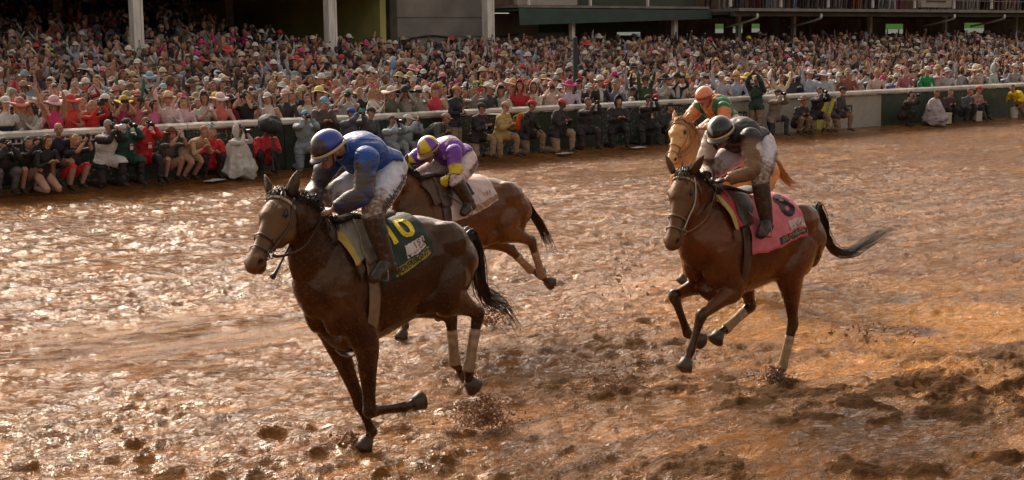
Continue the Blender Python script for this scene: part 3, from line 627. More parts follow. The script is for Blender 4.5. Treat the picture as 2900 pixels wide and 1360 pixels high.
    i = np.arange(nr-1)[:, None]*nc+np.arange(nc-1)[None]; F = np.stack([i, i+1, i+nc+1, i+nc], -1).reshape(-1, 4).astype(np.int32)
    me.loops.add(F.size); me.loops.foreach_set('vertex_index', F.ravel()); me.polygons.add(len(F)); me.polygons.foreach_set('loop_start', np.arange(0, F.size, 4, dtype=np.int32))
    me.polygons.foreach_set('use_smooth', np.ones(len(F), bool)); me.update(calc_edges=True)
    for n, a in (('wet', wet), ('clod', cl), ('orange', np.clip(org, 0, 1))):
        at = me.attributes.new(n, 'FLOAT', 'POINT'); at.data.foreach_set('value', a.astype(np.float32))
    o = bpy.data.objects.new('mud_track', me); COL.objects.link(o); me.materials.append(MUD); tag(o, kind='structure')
    # surrounding ground out to the horizon
    V = [(-900, -900, -.12), (900, -900, -.12), (900, 900, -.12), (-900, 900, -.12)]
    o = mesh('ground', V, [(0, 1, 2, 3)], MUD, None, smooth=False); tag(o, kind='structure')
MUD = mud_material(); ground()

# ------------------------------------------------------------------ apron and terraces behind the rail
def zg(u, v):
    z = 0 if v < 2.5 else (v-2.5)*.112
    if v > 14.5: z = 1.35+(v-14.5)*(.19 if u < 15.7 else .0)
    return z
conc = mat('concrete apron', (.16, .14, .12), .7, noise=.3, nscale=2, bump=.2, bscale=12)
mb = MB()
for v0, v1, ua, ub in ((.12, 2.5, -14, 75), (2.5, 14.5, -14, 75), (14.5, 28, -14, 15.7), (14.5, 28, 15.7, 75)):
    n = max(1, int((v1-v0)/.62)); 
    for k in range(n):
        a, b_ = v0+(v1-v0)*k/n, v0+(v1-v0)*(k+1)/n; z = zg(ua+.01, (a+b_)/2)
        zp = zg(ua+.01, a-.2) if k else z-.2
        q = [uvp(ua, a, z), uvp(ub, a, z), uvp(ub, b_, z), uvp(ua, b_, z)]; mb.add(q, [(0, 1, 2, 3)], (.2, .2, .2))
        mb.add([uvp(ua, a, zp-.3), uvp(ub, a, zp-.3), uvp(ub, a, z), uvp(ua, a, z)], [(0, 1, 2, 3)], (.2, .2, .2))
tag(mb.obj('pavement', conc), kind='structure')

# ------------------------------------------------------------------ rail
def banner_material(name, base, ink, thr, sc):
    m = mat(name, base, .45, noise=.35, nscale=6, bump=.3, bscale=9); t = m.node_tree; N = t.nodes; L = t.links; b = N['Principled BSDF']; src = b.inputs['Base Color'].links[0].from_socket
    tc = N.new('ShaderNodeTexCoord'); n1 = N.new('ShaderNodeTexNoise'); n1.inputs['Scale'].default_value = sc; n1.inputs['Detail'].default_value = 3; L.new(tc.outputs['Object'], n1.inputs[0])
    n2 = N.new('ShaderNodeTexNoise'); n2.inputs['Scale'].default_value = .7; n2.inputs['Detail'].default_value = 2; L.new(tc.outputs['Object'], n2.inputs[0])
    r1 = N.new('ShaderNodeMapRange'); r1.inputs[1].default_value = thr; r1.inputs[2].default_value = thr+.05; L.new(n1.outputs[0], r1.inputs[0])
    r2 = N.new('ShaderNodeMapRange'); r2.inputs[1].default_value = .50; r2.inputs[2].default_value = .58; L.new(n2.outputs[0], r2.inputs[0])
    mu = N.new('ShaderNodeMath'); mu.operation = 'MULTIPLY'; L.new(r1.outputs[0], mu.inputs[0]); L.new(r2.outputs[0], mu.inputs[1])
    x = N.new('ShaderNodeMix'); x.data_type = 'RGBA'; L.new(mu.outputs[0], x.inputs[0]); L.new(src, x.inputs[6]); x.inputs[7].default_value = (*ink, 1); L.new(x.outputs[2], b.inputs['Base Color']); return m
BAN = banner_material('dark green printed hoarding', (.018, .030, .018), (.20, .21, .19), .56, 15)
BANL = banner_material('dark green weathered hoarding', (.030, .048, .028), (.07, .09, .07), .50, 5)
CREAM = mat('cream hoarding', (.34, .32, .27), .5, noise=.12, nscale=4)
WP = mat('weathered white paint', (.50, .46, .40), .45, noise=.28, nscale=3, bump=.2, bscale=20)
WPIL = mat('white pillar paint', (.74, .71, .65), .55, noise=.22, nscale=2.5, stretch=(3, 3, .5))
fence = empty('rail_fence', uvp(0, 0), RAILROT); tag(fence, 'long white-capped track rail with dark green hoarding along the mud', 'rail fence')
prof = [(-.12, 1.09), (-.14, 1.12), (-.13, 1.19), (-.06, 1.225), (.09, 1.225), (.12, 1.19), (.12, 1.12), (.10, 1.09)]
us = np.arange(-8, 64, 1.5)
def extr(prof, ua, ub, jit=0):
    n = len(prof); V = [(ua, a, b) for a, b in prof]+[(ub, a, b+jit) for a, b in prof]; F = [(i, (i+1) % n, n+(i+1) % n, n+i) for i in range(n)]+[tuple(range(n))[::-1], tuple(range(n, 2*n))]; return V, F
for i, u in enumerate(np.arange(-8, 64, 6.0)):
    mb = MB(); mb.add(*extr(prof, u+.008, u+5.992)); mb.obj('rail_cap', WP, fence)
for i, u in enumerate(np.arange(-8, 64, 2.4)):
    m_ = BAN if u < 19.2 else BANL
    if 20.2 < u < 26.5: m_ = CREAM
    mb = MB(); mb.box((u+1.2, .02, .56), (2.385, .05, 1.0)); mb.obj('hoarding_panel', m_, fence)
    mb = MB(); mb.box((u, .085, .55), (.09, .07, 1.08)); mb.obj('fence_post', WP if u < 2 else BANL, fence)
mb = MB()
for u in np.arange(-8, 2.2, .11): mb.box((u, -.045, 1.03), (.035, .03, .075))
mb.box((-2.9, -.05, .985), (10.2, .05, .025)); mb.obj('lattice_strip', WP, fence)
# lettering on the cream hoarding
for s, u, z, sz in (('DERBY', 21.6, .62, .42), ('NTI', 26.2, .62, .42)):
    TV, TF = text_geo(s, sz, .2, .01); mesh('lettering', [(u+x, -.012, z+y) for x, y, _ in TV], TF, M['ink'], fence, col=np.tile((.03, .03, .03), (len(TV), 1)), mud=0)
for u in (24.6, 25.1):
    mb = MB(); V = [(u, -.02, .12), (u+.35, -.02, .12), (u+.75, -.02, 1.03), (u+.40, -.02, 1.03)]; mb.add(V+[(a, b-.012, c) for a, b, c in V], [(0, 1, 2, 3)[::-1], (4, 5, 6, 7), (0, 1, 5, 4), (1, 2, 6, 5), (2, 3, 7, 6), (3, 0, 4, 7)], (.55, .48, .03)); mb.obj('yellow_stripe', M['crowd'], fence)

# ------------------------------------------------------------------ grandstand
def bx(name, m, u0, u1, v0, v1, z0, z1, parent, mud=None):
    V = [(u, v, z) for z in (z0, z1) for u, v in ((u0, v0), (u1, v0), (u1, v1), (u0, v1))]
    return mesh(name, V, [(3, 2, 1, 0), (4, 5, 6, 7), (0, 1, 5, 4), (1, 2, 6, 5), (2, 3, 7, 6), (3, 0, 4, 7)], m, parent, smooth=False)
GS = empty('grandstand', uvp(0, 14), RAILROT); tag(GS, 'old grandstand with white pillars, grey side wall and green awning behind the crowd', 'grandstand')
GS_m = dict(wall=mat('grey block wall', (.23, .21, .185), .8, noise=.22, nscale=1.2), olive=mat('olive painted wall', (.42, .40, .13), .8, noise=.3, nscale=.6), brick=mat('dark brown brick', (.26, .16, .12), .85, noise=.35, nscale=3),
  awn=mat('dark green awning canvas', (.025, .055, .042), .6, noise=.3, nscale=1.5, bump=.3, bscale=3), dark=mat('dark soffit', (.07, .06, .045), .8, noise=.3, nscale=1.5), deck=mat('balcony deck edge', (.20, .19, .16), .7, noise=.3, nscale=2), seat=mat('green balcony front', (.05, .062, .045), .7, noise=.3, nscale=1.5))
def pillar(u, v, w, z0, z1, m=WPIL, name='pillar'):
    mb = MB()
    mb.box((u, v-14, (z0+z1)/2), (w*.55, w, z1-z0)); mb.box((u-w*.42, v-14, (z0+z1)/2), (w*.22, w*1.12, z1-z0)); mb.box((u+w*.42, v-14, (z0+z1)/2), (w*.22, w*1.12, z1-z0)); mb.obj(name, m, GS)
for u in (2.6, 9.5, 16.5, 23.3): pillar(u, 14, .30, 1.2, 4.9)
for u in (-4.0, 3.0, 9.8, 16.4, 22): pillar(u, 21, .30, 2.2, 4.9, GS_m['wall'])
pillar(27.4, 14, .16, 1.2, 3.95, name='post'); pillar(33.0, 14, .18, 1.2, 3.95, name='post')
for u in (38.2, 41.9, 47.5, 53.6, 60, 66): pillar(u, 15.2, .16, 1.2, 3.95, name='post')
for u in (36, 43.4, 45.8, 50.1, 57): pillar(u, 17.5, .2, 1.2, 3.95, GS_m['wall'], name='post')
bx('roof', GS_m['dark'], -18, 19.6, .25, 24, 4.75, 5.0, GS); bx('roof', GS_m['dark'], 19.6, 78, -.4, 24, 7.4, 7.7, GS); bx('fascia', GS_m['wall'], -18, 19.6, .28, .5, 5.0, 7.4, GS)  # left roof lies out of view, set low to darken the stand below
bx('back_wall', GS_m['olive'], -18, 19.2, 14.0, 14.3, 1, 5.2, GS)
bx('end_wall', GS_m['olive'], 19.2, 19.45, 1.0, 14.0, 1, 5.2, GS)
bx('side_wall', GS_m['wall'], 19.9, 24.3, 1.0, 1.3, 1.0, 7.4, GS); bx('side_wall', GS_m['wall'], 24.3, 29, 2.2, 2.5, 1.0, 4.0, GS)
bx('wall_corner', GS_m['dark'], 19.6, 19.9, .95, 1.3, 1.0, 5.2, GS)
bx('rear_wall', GS_m['brick'], 29, 78, 5.5, 5.8, 1.0, 4.2, GS)
for z in (2.4, 3.1, 3.8): bx('wall_joint', GS_m['dark'], 19.92, 24.28, .985, 1.0, z, z+.02, GS)
# awning
V = [(24.3, -.55, 4.12), (34.6, -.55, 4.10), (34.6, -.60, 3.74), (24.3, -.62, 3.50), (24.3, -.52, 4.12), (34.6, -.52, 4.10), (34.6, -.57, 3.74), (24.3, -.59, 3.50)]
mesh('awning', V, [(0, 1, 2, 3)[::-1], (4, 5, 6, 7), (0, 1, 5, 4), (1, 2, 6, 5), (2, 3, 7, 6), (3, 0, 4, 7)], GS_m['awn'], GS, smooth=False)
bx('awning_top', GS_m['awn'], 24.3, 34.6, -.5, 2.1, 4.02, 4.10, GS); bx('awning_valance', GS_m['awn'], 27.6, 34.2, 2.1, 2.2, 3.25, 4.0, GS)
# upper deck
bx('deck', GS_m['deck'], 34.7, 78, -2.0, 6, 4.02, 4.14, GS); bx('deck_beam', GS_m['dark'], 34.7, 78, -1.7, -1.5, 3.82, 4.02, GS)
bx('deck', GS_m['deck'], 24.4, 34.65, -.4, 6, 4.15, 4.24, GS); bx('balcony_front', GS_m['seat'], 27.9, 34.5, .2, .35, 4.24, 4.75, GS)
bx('upper_wall', GS_m['brick'], 24.3, 78, 5.0, 5.2, 4.24, 7.4, GS)
bx('soffit', GS_m['dark'], 34.7, 78, -1.4, 5.4, 3.90, 4.0, GS)
for u in np.arange(25, 78, 3.1): bx('balcony_post', WPIL, u, u+.07, -.3 if u < 34 else -1.9, -.2 if u < 34 else -1.8, 4.2, 7.4, GS)
for u0, u1 in ((24.6, 27.6), (47.6, 50.0), (60.5, 64)): bx('kiosk_front', CREAM, u0, u1, -.1 if u0 < 30 else -1.6, .1 if u0 < 30 else -1.4, 4.26, 5.6, GS); bx('kiosk_window', GS_m['dark'], u0+.4, u1-.5, -.13 if u0 < 30 else -1.63, -.105 if u0 < 30 else -1.605, 4.5, 5.4, GS)
for z in (4.55, 4.95):
    bx('railing', GS_m['wall'], 36, 78, -1.97, -1.94, z, z+.03, GS)
SGN = [(31.9, 33.2, 16.2, 3.12, 3.45), (39.8, 40.3, 18, 3.2, 3.62), (41.0, 41.6, 18, 3.2, 3.62), (42.3, 42.8, 18, 3.22, 3.62), (52.6, 54.0, 18, 3.1, 3.6), (59.6, 61.4, 18, 3.1, 3.65), (65.7, 70.2, 18, 3.15, 3.7)]
sg = mat('glowing sign white', (.34, .36, .30), .5, noise=.2, nscale=3, emis=((.75, .78, .66), .16)); sgg = mat('glowing sign green', (.09, .17, .05), .5, noise=.4, nscale=3, emis=((.20, .42, .10), .16))  # weak glow added to both sign colours
for u0, u1, v, z0, z1 in SGN:
    s = empty('hanging_sign', uvp((u0+u1)/2, v, z0), RAILROT); w_ = (u1-u0)/2; zm = (z1-z0)*.45
    k = SGN.index((u0, u1, v, z0, z1)); tag(s, ('wide pale green and white sign under the green awning between two thin posts', 'green and white sign, leftmost of three small ones right of the awning', 'green and white sign, middle of three small ones right of the awning', 'dull green sign, rightmost of three small ones right of the awning', 'green and white sign under the balcony above the crowd, left of the long pale one', 'widest green and white sign under the balcony above the crowd on the right', 'green and white sign under the balcony nearest the right end')[k], 'sign', 'green and white signs hanging over the crowd')
    bx('sign_panel', sg, -w_, w_, 0, .05, 0, zm, s); bx('sign_header', sgg, -w_, w_, 0, .05, zm, z1-z0, s)
    bx('sign_rod', GS_m['dark'], -.02, .02, .01, .04, z1-z0, 3.9-z0 if z1 < 3.88 else z1-z0+.02, s)
for u, lab in ((33.9, 0), (38.0, 0), (47.8, 0), (52.0, 0)):
    p = [(u+2.0, -1.9, 3.92), (u+2.0, -1.9, 3.80), (u+2.05, -1.75, 3.72), (u+2.2, -1.0, 3.58), (u+2.5, .3, 3.40)]; v_, f_ = loft(p, [.055, .06, .055, .05, .045], n=8, sub=4); mesh('drain_pipe', v_, f_, WPIL, GS)
# cable along the grey wall
p = [(20.2, .93, 3.02), (21.2, .93, 3.16), (22.0, .93, 3.12), (23.0, .93, 2.95), (24.2, .93, 3.05), (25.2, 2.1, 3.08), (26.5, 2.15, 3.2)]
for dz in (0, .05): v_, f_ = loft([(a, b, c-dz*(.3+.5*abs(math.sin(a*1.3)))) for a, b, c in p], [.018]*7, n=6, sub=6); mesh('cable', v_, f_, M['black'], GS)
mb = MB(); mb.tube([uvp(15.9, .9, 0), uvp(15.88, .9, 2.95)], [.07, .065], n=8, col=(.03, .05, .04)); o = mb.obj('signal_post', M['crowd'], None); tag(o, 'dark green post rising out of the crowd behind the rail', 'post')
# ------------------------------------------------------------------ people along and behind the rail
BLK, NAVY, WHT, RED, RED2, PINK, KHK = (.016, .014, .015), (.013, .015, .035), (.56, .53, .50), (.52, .02, .02), (.42, .018, .025), (.66, .045, .17), (.28, .20, .12)
SK = 'skin'; HB, HBR, HBL = (.018, .012, .009), (.09, .045, .02), (.33, .19, .08)
SKINS = [(.46, .25, .17), (.42, .21, .14), (.50, .29, .20), (.36, .18, .11), (.15, .075, .045), (.08, .042, .028)]
def joints(lower, arms, var=0, up=0):
    r = random.Random(hash((lower, arms, var)) % 1000 if False else (len(lower)*31+len(arms)*7+var*13)); j = lambda s: r.uniform(-s, s)
    L = {'stand': (a3(0, 0, .93), 5), 'kneel': (a3(-.12, 0, .36), 22), 'kneelup': (a3(-.04, 0, .55), 16), 'squat': (a3(-.14, 0, .33), 24), 'sit': (a3(-.12, 0, .34), 14), 'bend': (a3(-.2, 0, .62), 62), 'lean': (a3(-.1, 0, .84), 22)}[lower]
    pel, lean = L; pel = pel+a3(0, 0, up); J = dict(pelvis=pel); d = a3(math.sin(RAD(lean)), 0, math.cos(RAD(lean))); J['neck'] = pel+d*.53; J['chest'] = pel+d*.34
    d2 = a3(math.sin(RAD(lean*.35+8)), 0, math.cos(RAD(lean*.35+8))); J['head'] = J['neck']+d2*.175; yw = j(.35); J['face'] = a3(math.cos(yw), math.sin(yw), -.04-.2*(arms == 'low')+j(.08)); J['up'] = a3(.05, j(.1), 1)
    for s, y in (('L', 1), ('R', -1)):
        J['hip'+s] = pel+a3(0, y*.10, -.03); J['sh'+s] = J['neck']-d*.075+a3(0, y*.19, 0)
        if lower in ('stand', 'lean'): k, a, t = a3(.05 if lower == 'stand' else .10, y*.11, .49), a3(0, y*.12, .09), a3(.17, y*.15, .035)
        elif lower == 'kneel': k, a, t = a3(.24, y*.13, .075), a3(-.22, y*.13, .10), a3(-.36, y*.13, .03)
        elif lower == 'kneelup': k, a, t = (a3(.37, .14, .52), a3(.33, .15, .10), a3(.50, .16, .04)) if y > 0 else (a3(.06, -.13, .085), a3(-.34, -.14, .11), a3(-.45, -.14, .03))
        elif lower == 'squat': k, a, t = a3(.24, y*.19, .50), a3(.06, y*.15, .10), a3(.23, y*.18, .035)
        elif lower == 'sit': k, a, t = a3(.26, y*.17, .50), a3(.36, y*.15, .10), a3(.52, y*.16, .035)
        else: k, a, t = a3(.12, y*.14, .42), a3(-.14, y*.15, .10), a3(.02, y*.17, .035)
        J['kn'+s], J['an'+s], J['to'+s] = k+a3(0, 0, up*.4), a, t
        H = J['head']; ch = J['chest']; hint = a3(-.1, y*.6, -1)
        R_ = {'cam': H+a3(.155, y*.055, -.01), 'camhi': H+a3(.15, y*.06, .20), 'phone': H+a3(.27+j(.04), y*.05+.03, .02+j(.06)), 'lens': H+(a3(.16, .05, -.03) if y > 0 else a3(.30, -.02, -.05)), 'up': H+a3(.08+j(.1), y*(.30+j(.06)), .40+j(.06)),
              'one': H+a3(.05, y*.22, .45) if y < 0 else ch+a3(.24, y*.08, .0), 'clap': ch+a3(.30, y*.025, .10+j(.05)), 'low': ch+a3(.30, y*.07, -.06), 'rest': ch+a3(.22, y*.13, -.16)}[arms]
        if arms == 'rest' and lower in ('squat', 'kneelup', 'sit'): R_ = a3(J['kneeL'][0] if False else J['kn'+s][0]-.02, J['kn'+s][1]*.6, .60 if y > 0 or lower != 'kneelup' else .50)
        if arms in ('up', 'one') and y*(-1 if arms == 'one' else 1) > (0 if arms == 'one' else -2): hint = a3(.1, y*1., .2)
        J['el'+s] = ik(J['sh'+s], R_, .28, .27, hint); J['ha'+s] = R_ if vlen(R_-J['sh'+s]) < .54 else J['sh'+s]+unit(R_-J['sh'+s])*.54
    return J
CACHE = {}
def template(lower, arms, var, long, fat, voxel, up=0):
    key = (lower, arms, var, long, fat, voxel, up)
    if key not in CACHE:
        J = joints(lower, arms, var, up); f = human(J, 1.0, 2 if voxel < .02 else 1, woman=bool(long), fingers=voxel < .02, fat=fat)
        A = J['A']; H = J['head']; at = lambda x, y, z: H+A.T@a3(x, y, z)
        if long:
            f.loft([at(-.03, 0, .07), at(-.075, 0, -.03), at(-.085, 0, -.14), at(-.08, 0, -.26)], [(.085, .045), (.095, .045), (.085, .035), (.05, .02)], 1, lat=A[1])
            for s in (-1, 1): f.loft([at(.03, s*.06, .06), at(.0, s*.088, -.03), at(-.01, s*.095, -.16)], [(.03, .02), (.035, .022), (.02, .015)], 1)
        else: f.ball(at(-.022, 0, .035), (.092, .084, .10), 1, A=A)
        V, F, N, z = f.build(voxel, 3); z0 = z; z = hairzone(V, z, J); q = (V-H)@A.T
        z[(z0 == 1) & (q[:, 0] > .045) & (q[:, 2] < .07)] = 0
        wr = (nz(V, 14, var, 2)-.5)*.022*np.isin(z, [2, 3, 4, 6])*(fat > .99); V = V+N*wr[:, None]
        CACHE[key] = (V, F, N, z, J)
    return CACHE[key]
def paint(V, z, J, top, leg, skin, hair, shin=None, fa=None, ua=None, foot=None, shirt=None, var=0):
    C = np.tile(skin, (len(V), 1)).astype(float); g = lambda c: skin if c == SK else c
    for zz, c in ((1, hair), (2, top), (3, ua or top), (4, fa or top), (5, skin), (6, leg), (7, shin or leg), (8, foot or (.03, .022, .018))): C[z == zz] = g(c)
    q = (V-J['head'])@J['A'].T; ey = (z == 0) & (abs(q[:, 2]-.018) < .012) & (q[:, 0] > .06) & (abs(abs(q[:, 1])-.034) < .016); C[ey] *= .35
    mo = (z == 0) & (abs(q[:, 2]+.062) < .010) & (q[:, 0] > .05) & (abs(q[:, 1]) < .026); C[mo] *= [.75, .35, .35]
    if shirt is not None:
        k = (z == 2) & (abs(V[:, 1]) < .055) & (V[:, 0] > J['chest'][0]) & (V[:, 2] > J['chest'][2]-.12); C[k] = shirt
    return C
def hat_geo(kind, J, r):
    A = J['A']; H = J['head']; at = lambda x, y, z: H+A.T@a3(x, y, z); mb = MB()
    def dome(rx, ry, rz, cz, lo=-.15, n=14, cx=-.01):
        V, F = ball(a3(0, 0, 0), 1, n); k = V[:, 2] > lo; ids = np.where(k)[0]; mp = {i: j for j, i in enumerate(ids)}
        mb.add([at(cx+v[0]*rx, v[1]*ry, cz+v[2]*rz) for v in V[ids]], [tuple(mp[i] for i in f) for f in F if all(k[i] for i in f)])
    def brim(r0, r1, z, wav=.0, drop=.02, n=20, ph=0, fr=1.0):
        V = []; F = []
        for i in range(n):
            a = 2*math.pi*i/n
            for k_, rr_ in enumerate((r0, (r0+r1)/2, r1)): V.append(at(-.01+rr_*math.cos(a)*1.05, rr_*math.sin(a)*.95, z-drop*(k_/2)**2+wav*(k_/2)*math.sin(2*a+ph)))
        for i in range(n):
            for k_ in range(2): a = i*3+k_; b = ((i+1) % n)*3+k_; F.append((a, a+1, b+1, b))
        mb.add(V, F)
    if kind == 'cap':
        dome(.118, .096, .10, .04); V = []; n = 8
        for i in range(n+1):
            a = (i/n-.5)*1.9
            for k_ in (0, 1): V.append(at(.105*math.cos(a)+k_*.085*math.cos(a*.7), .09*math.sin(a)*(1-.1*k_), .045-.02*k_))
        mb.add(V, [(2*i, 2*i+1, 2*i+3, 2*i+2) for i in range(n)])
    elif kind == 'wide': dome(.118, .104, .115, .055, -.05); brim(.095, .20+.05*r.random(), .055, .035, .02+.02*r.random(), ph=r.random()*6)
    elif kind == 'fedora': dome(.116, .100, .125, .055, -.05); brim(.095, .158, .052, .014, .0, ph=1.5)
    elif kind == 'fasc':
        mb.add(*loft([at(.0, .02, .105), at(.0, .02, .125)], [.07, .06], n=12, sub=1))
        for i in range(13):
            a = r.random()*6.28; e = r.uniform(.2, 1.2); d = a3(math.cos(a)*math.cos(e), math.sin(a)*math.cos(e), math.sin(e)); p = a3(.0, .02, .12); L = r.uniform(.07, .15)
            mb.add(*loft([at(*(p)), at(*(p+d*L*.5+a3(0, 0, .02))), at(*(p+d*L))], [(.012, .006), (.034, .008), (.008, .004)], n=6, sub=3, lat=unit(np.cross(d, a3(0, 0, 1)+.01))))
    elif kind == 'hood':
        V, F = ball(a3(0, 0, 0), 1, 18); k = ~((V[:, 0] > .50) & (V[:, 2] < .62)); ids = np.where(k)[0]; mp = {i: j for j, i in enumerate(ids)}
        mb.add([at(-.012+v[0]*.128, v[1]*.112, .0+v[2]*(.155 if v[2] > 0 else .17)+.05*max(0, v[2])**3) for v in V[ids]], [tuple(mp[i] for i in f) for f in F if all(k[i] for i in f)])
    return mb
def person(u, v, z, hd, T, label, group, colors, hat=None, hatc=None, s=1.0, o_name='person', m='cloth', mud=.12, seed=0, cat='person'):
    V, F, N, zz, J = T; root = empty(o_name, uvp(u, v, z), hd); root.scale = (s, s, s); tag(root, label, cat, group)
    body = mesh('body', V, F, M[m], root, col=colors, mud=mud)
    if hat:
        r = random.Random(seed); mb = hat_geo(hat, J, r); n = len(mb.V); c = np.tile(hatc, (n, 1)).astype(float)
        if hat in ('wide', 'fedora', 'cap') and r.random() < .35: c[:int(n*.3)] *= .6
        o = mesh('hat' if hat != 'hood' else 'hood', mb.V, mb.F, M['crowd'], root, col=c, mud=0)
        if hat != 'fasc': sm = o.modifiers.new('s', 'SOLIDIFY'); sm.thickness = .006
    return root, J
def heading(face): return RAD(-90+face)
def world(root, p, rz, s=1.0):
    c, s_ = math.cos(rz), math.sin(rz); l = root.location; return Vector((l.x+s*(p[0]*c-p[1]*s_), l.y+s*(p[0]*s_+p[1]*c), l.z+s*p[2]))
def cut(s, n=16): return ' '.join(s.split()[:n])
def camera_prop(root, J, rz, label, long=False, white=False, s=1.0):
    p = J['head']+a3(.13, 0, .0) if not long else J['head']+a3(.15, .02, -.01); yw = math.atan2(J['face'][1], J['face'][0])
    o = empty('camera', world(root, p, rz, s), rz+yw*.5); tag(o, cut('camera of '+label), 'camera', 'cameras and phones aimed at the race')
    mb = MB(); mb.box((0, 0, 0), (.065, .135, .095), col=(.015, .015, .016)); mb.box((.0, 0, .06), (.05, .055, .035), col=(.015, .015, .016), taper=.8); mb.obj('camera_body', M['black'], o)
    L = .30 if long else .13; V, F = loft([(.03, 0, 0), (.03+L*.5, 0, -.0), (.03+L*.75, 0, 0), (.03+L, 0, 0)], [.036, .04, .046 if not long else .062, .048 if not long else .066], n=14, sub=1)
    mesh('lens', V, F, mat('white lens barrel', (.5, .48, .44), .4) if white else M['black'], o)
def phone_prop(root, J, rz, label, col=(.02, .02, .022), s=1.0, land=True):
    p = (J['haL']+J['haR'])/2+a3(.02, 0, .02); o = empty('phone', world(root, p, rz, s), rz); tag(o, cut('phone of '+label), 'phone', 'cameras and phones aimed at the race')
    mb = MB(); d = (.009, .155, .076) if land else (.009, .076, .155); mb.box((0, 0, 0), d, col=(.01, .01, .012)); mb.box((.0065, 0, 0), (.004, d[1]+.006, d[2]+.006), col=col); bo = mb.obj('phone_case', M['crowd'], o)
    mb = MB(); mb.box((.010, d[1]*.3, d[2]*.25), (.004, .022, .022), col=(.01, .01, .012)); mb.obj('camera_bump', M['lens'], o)
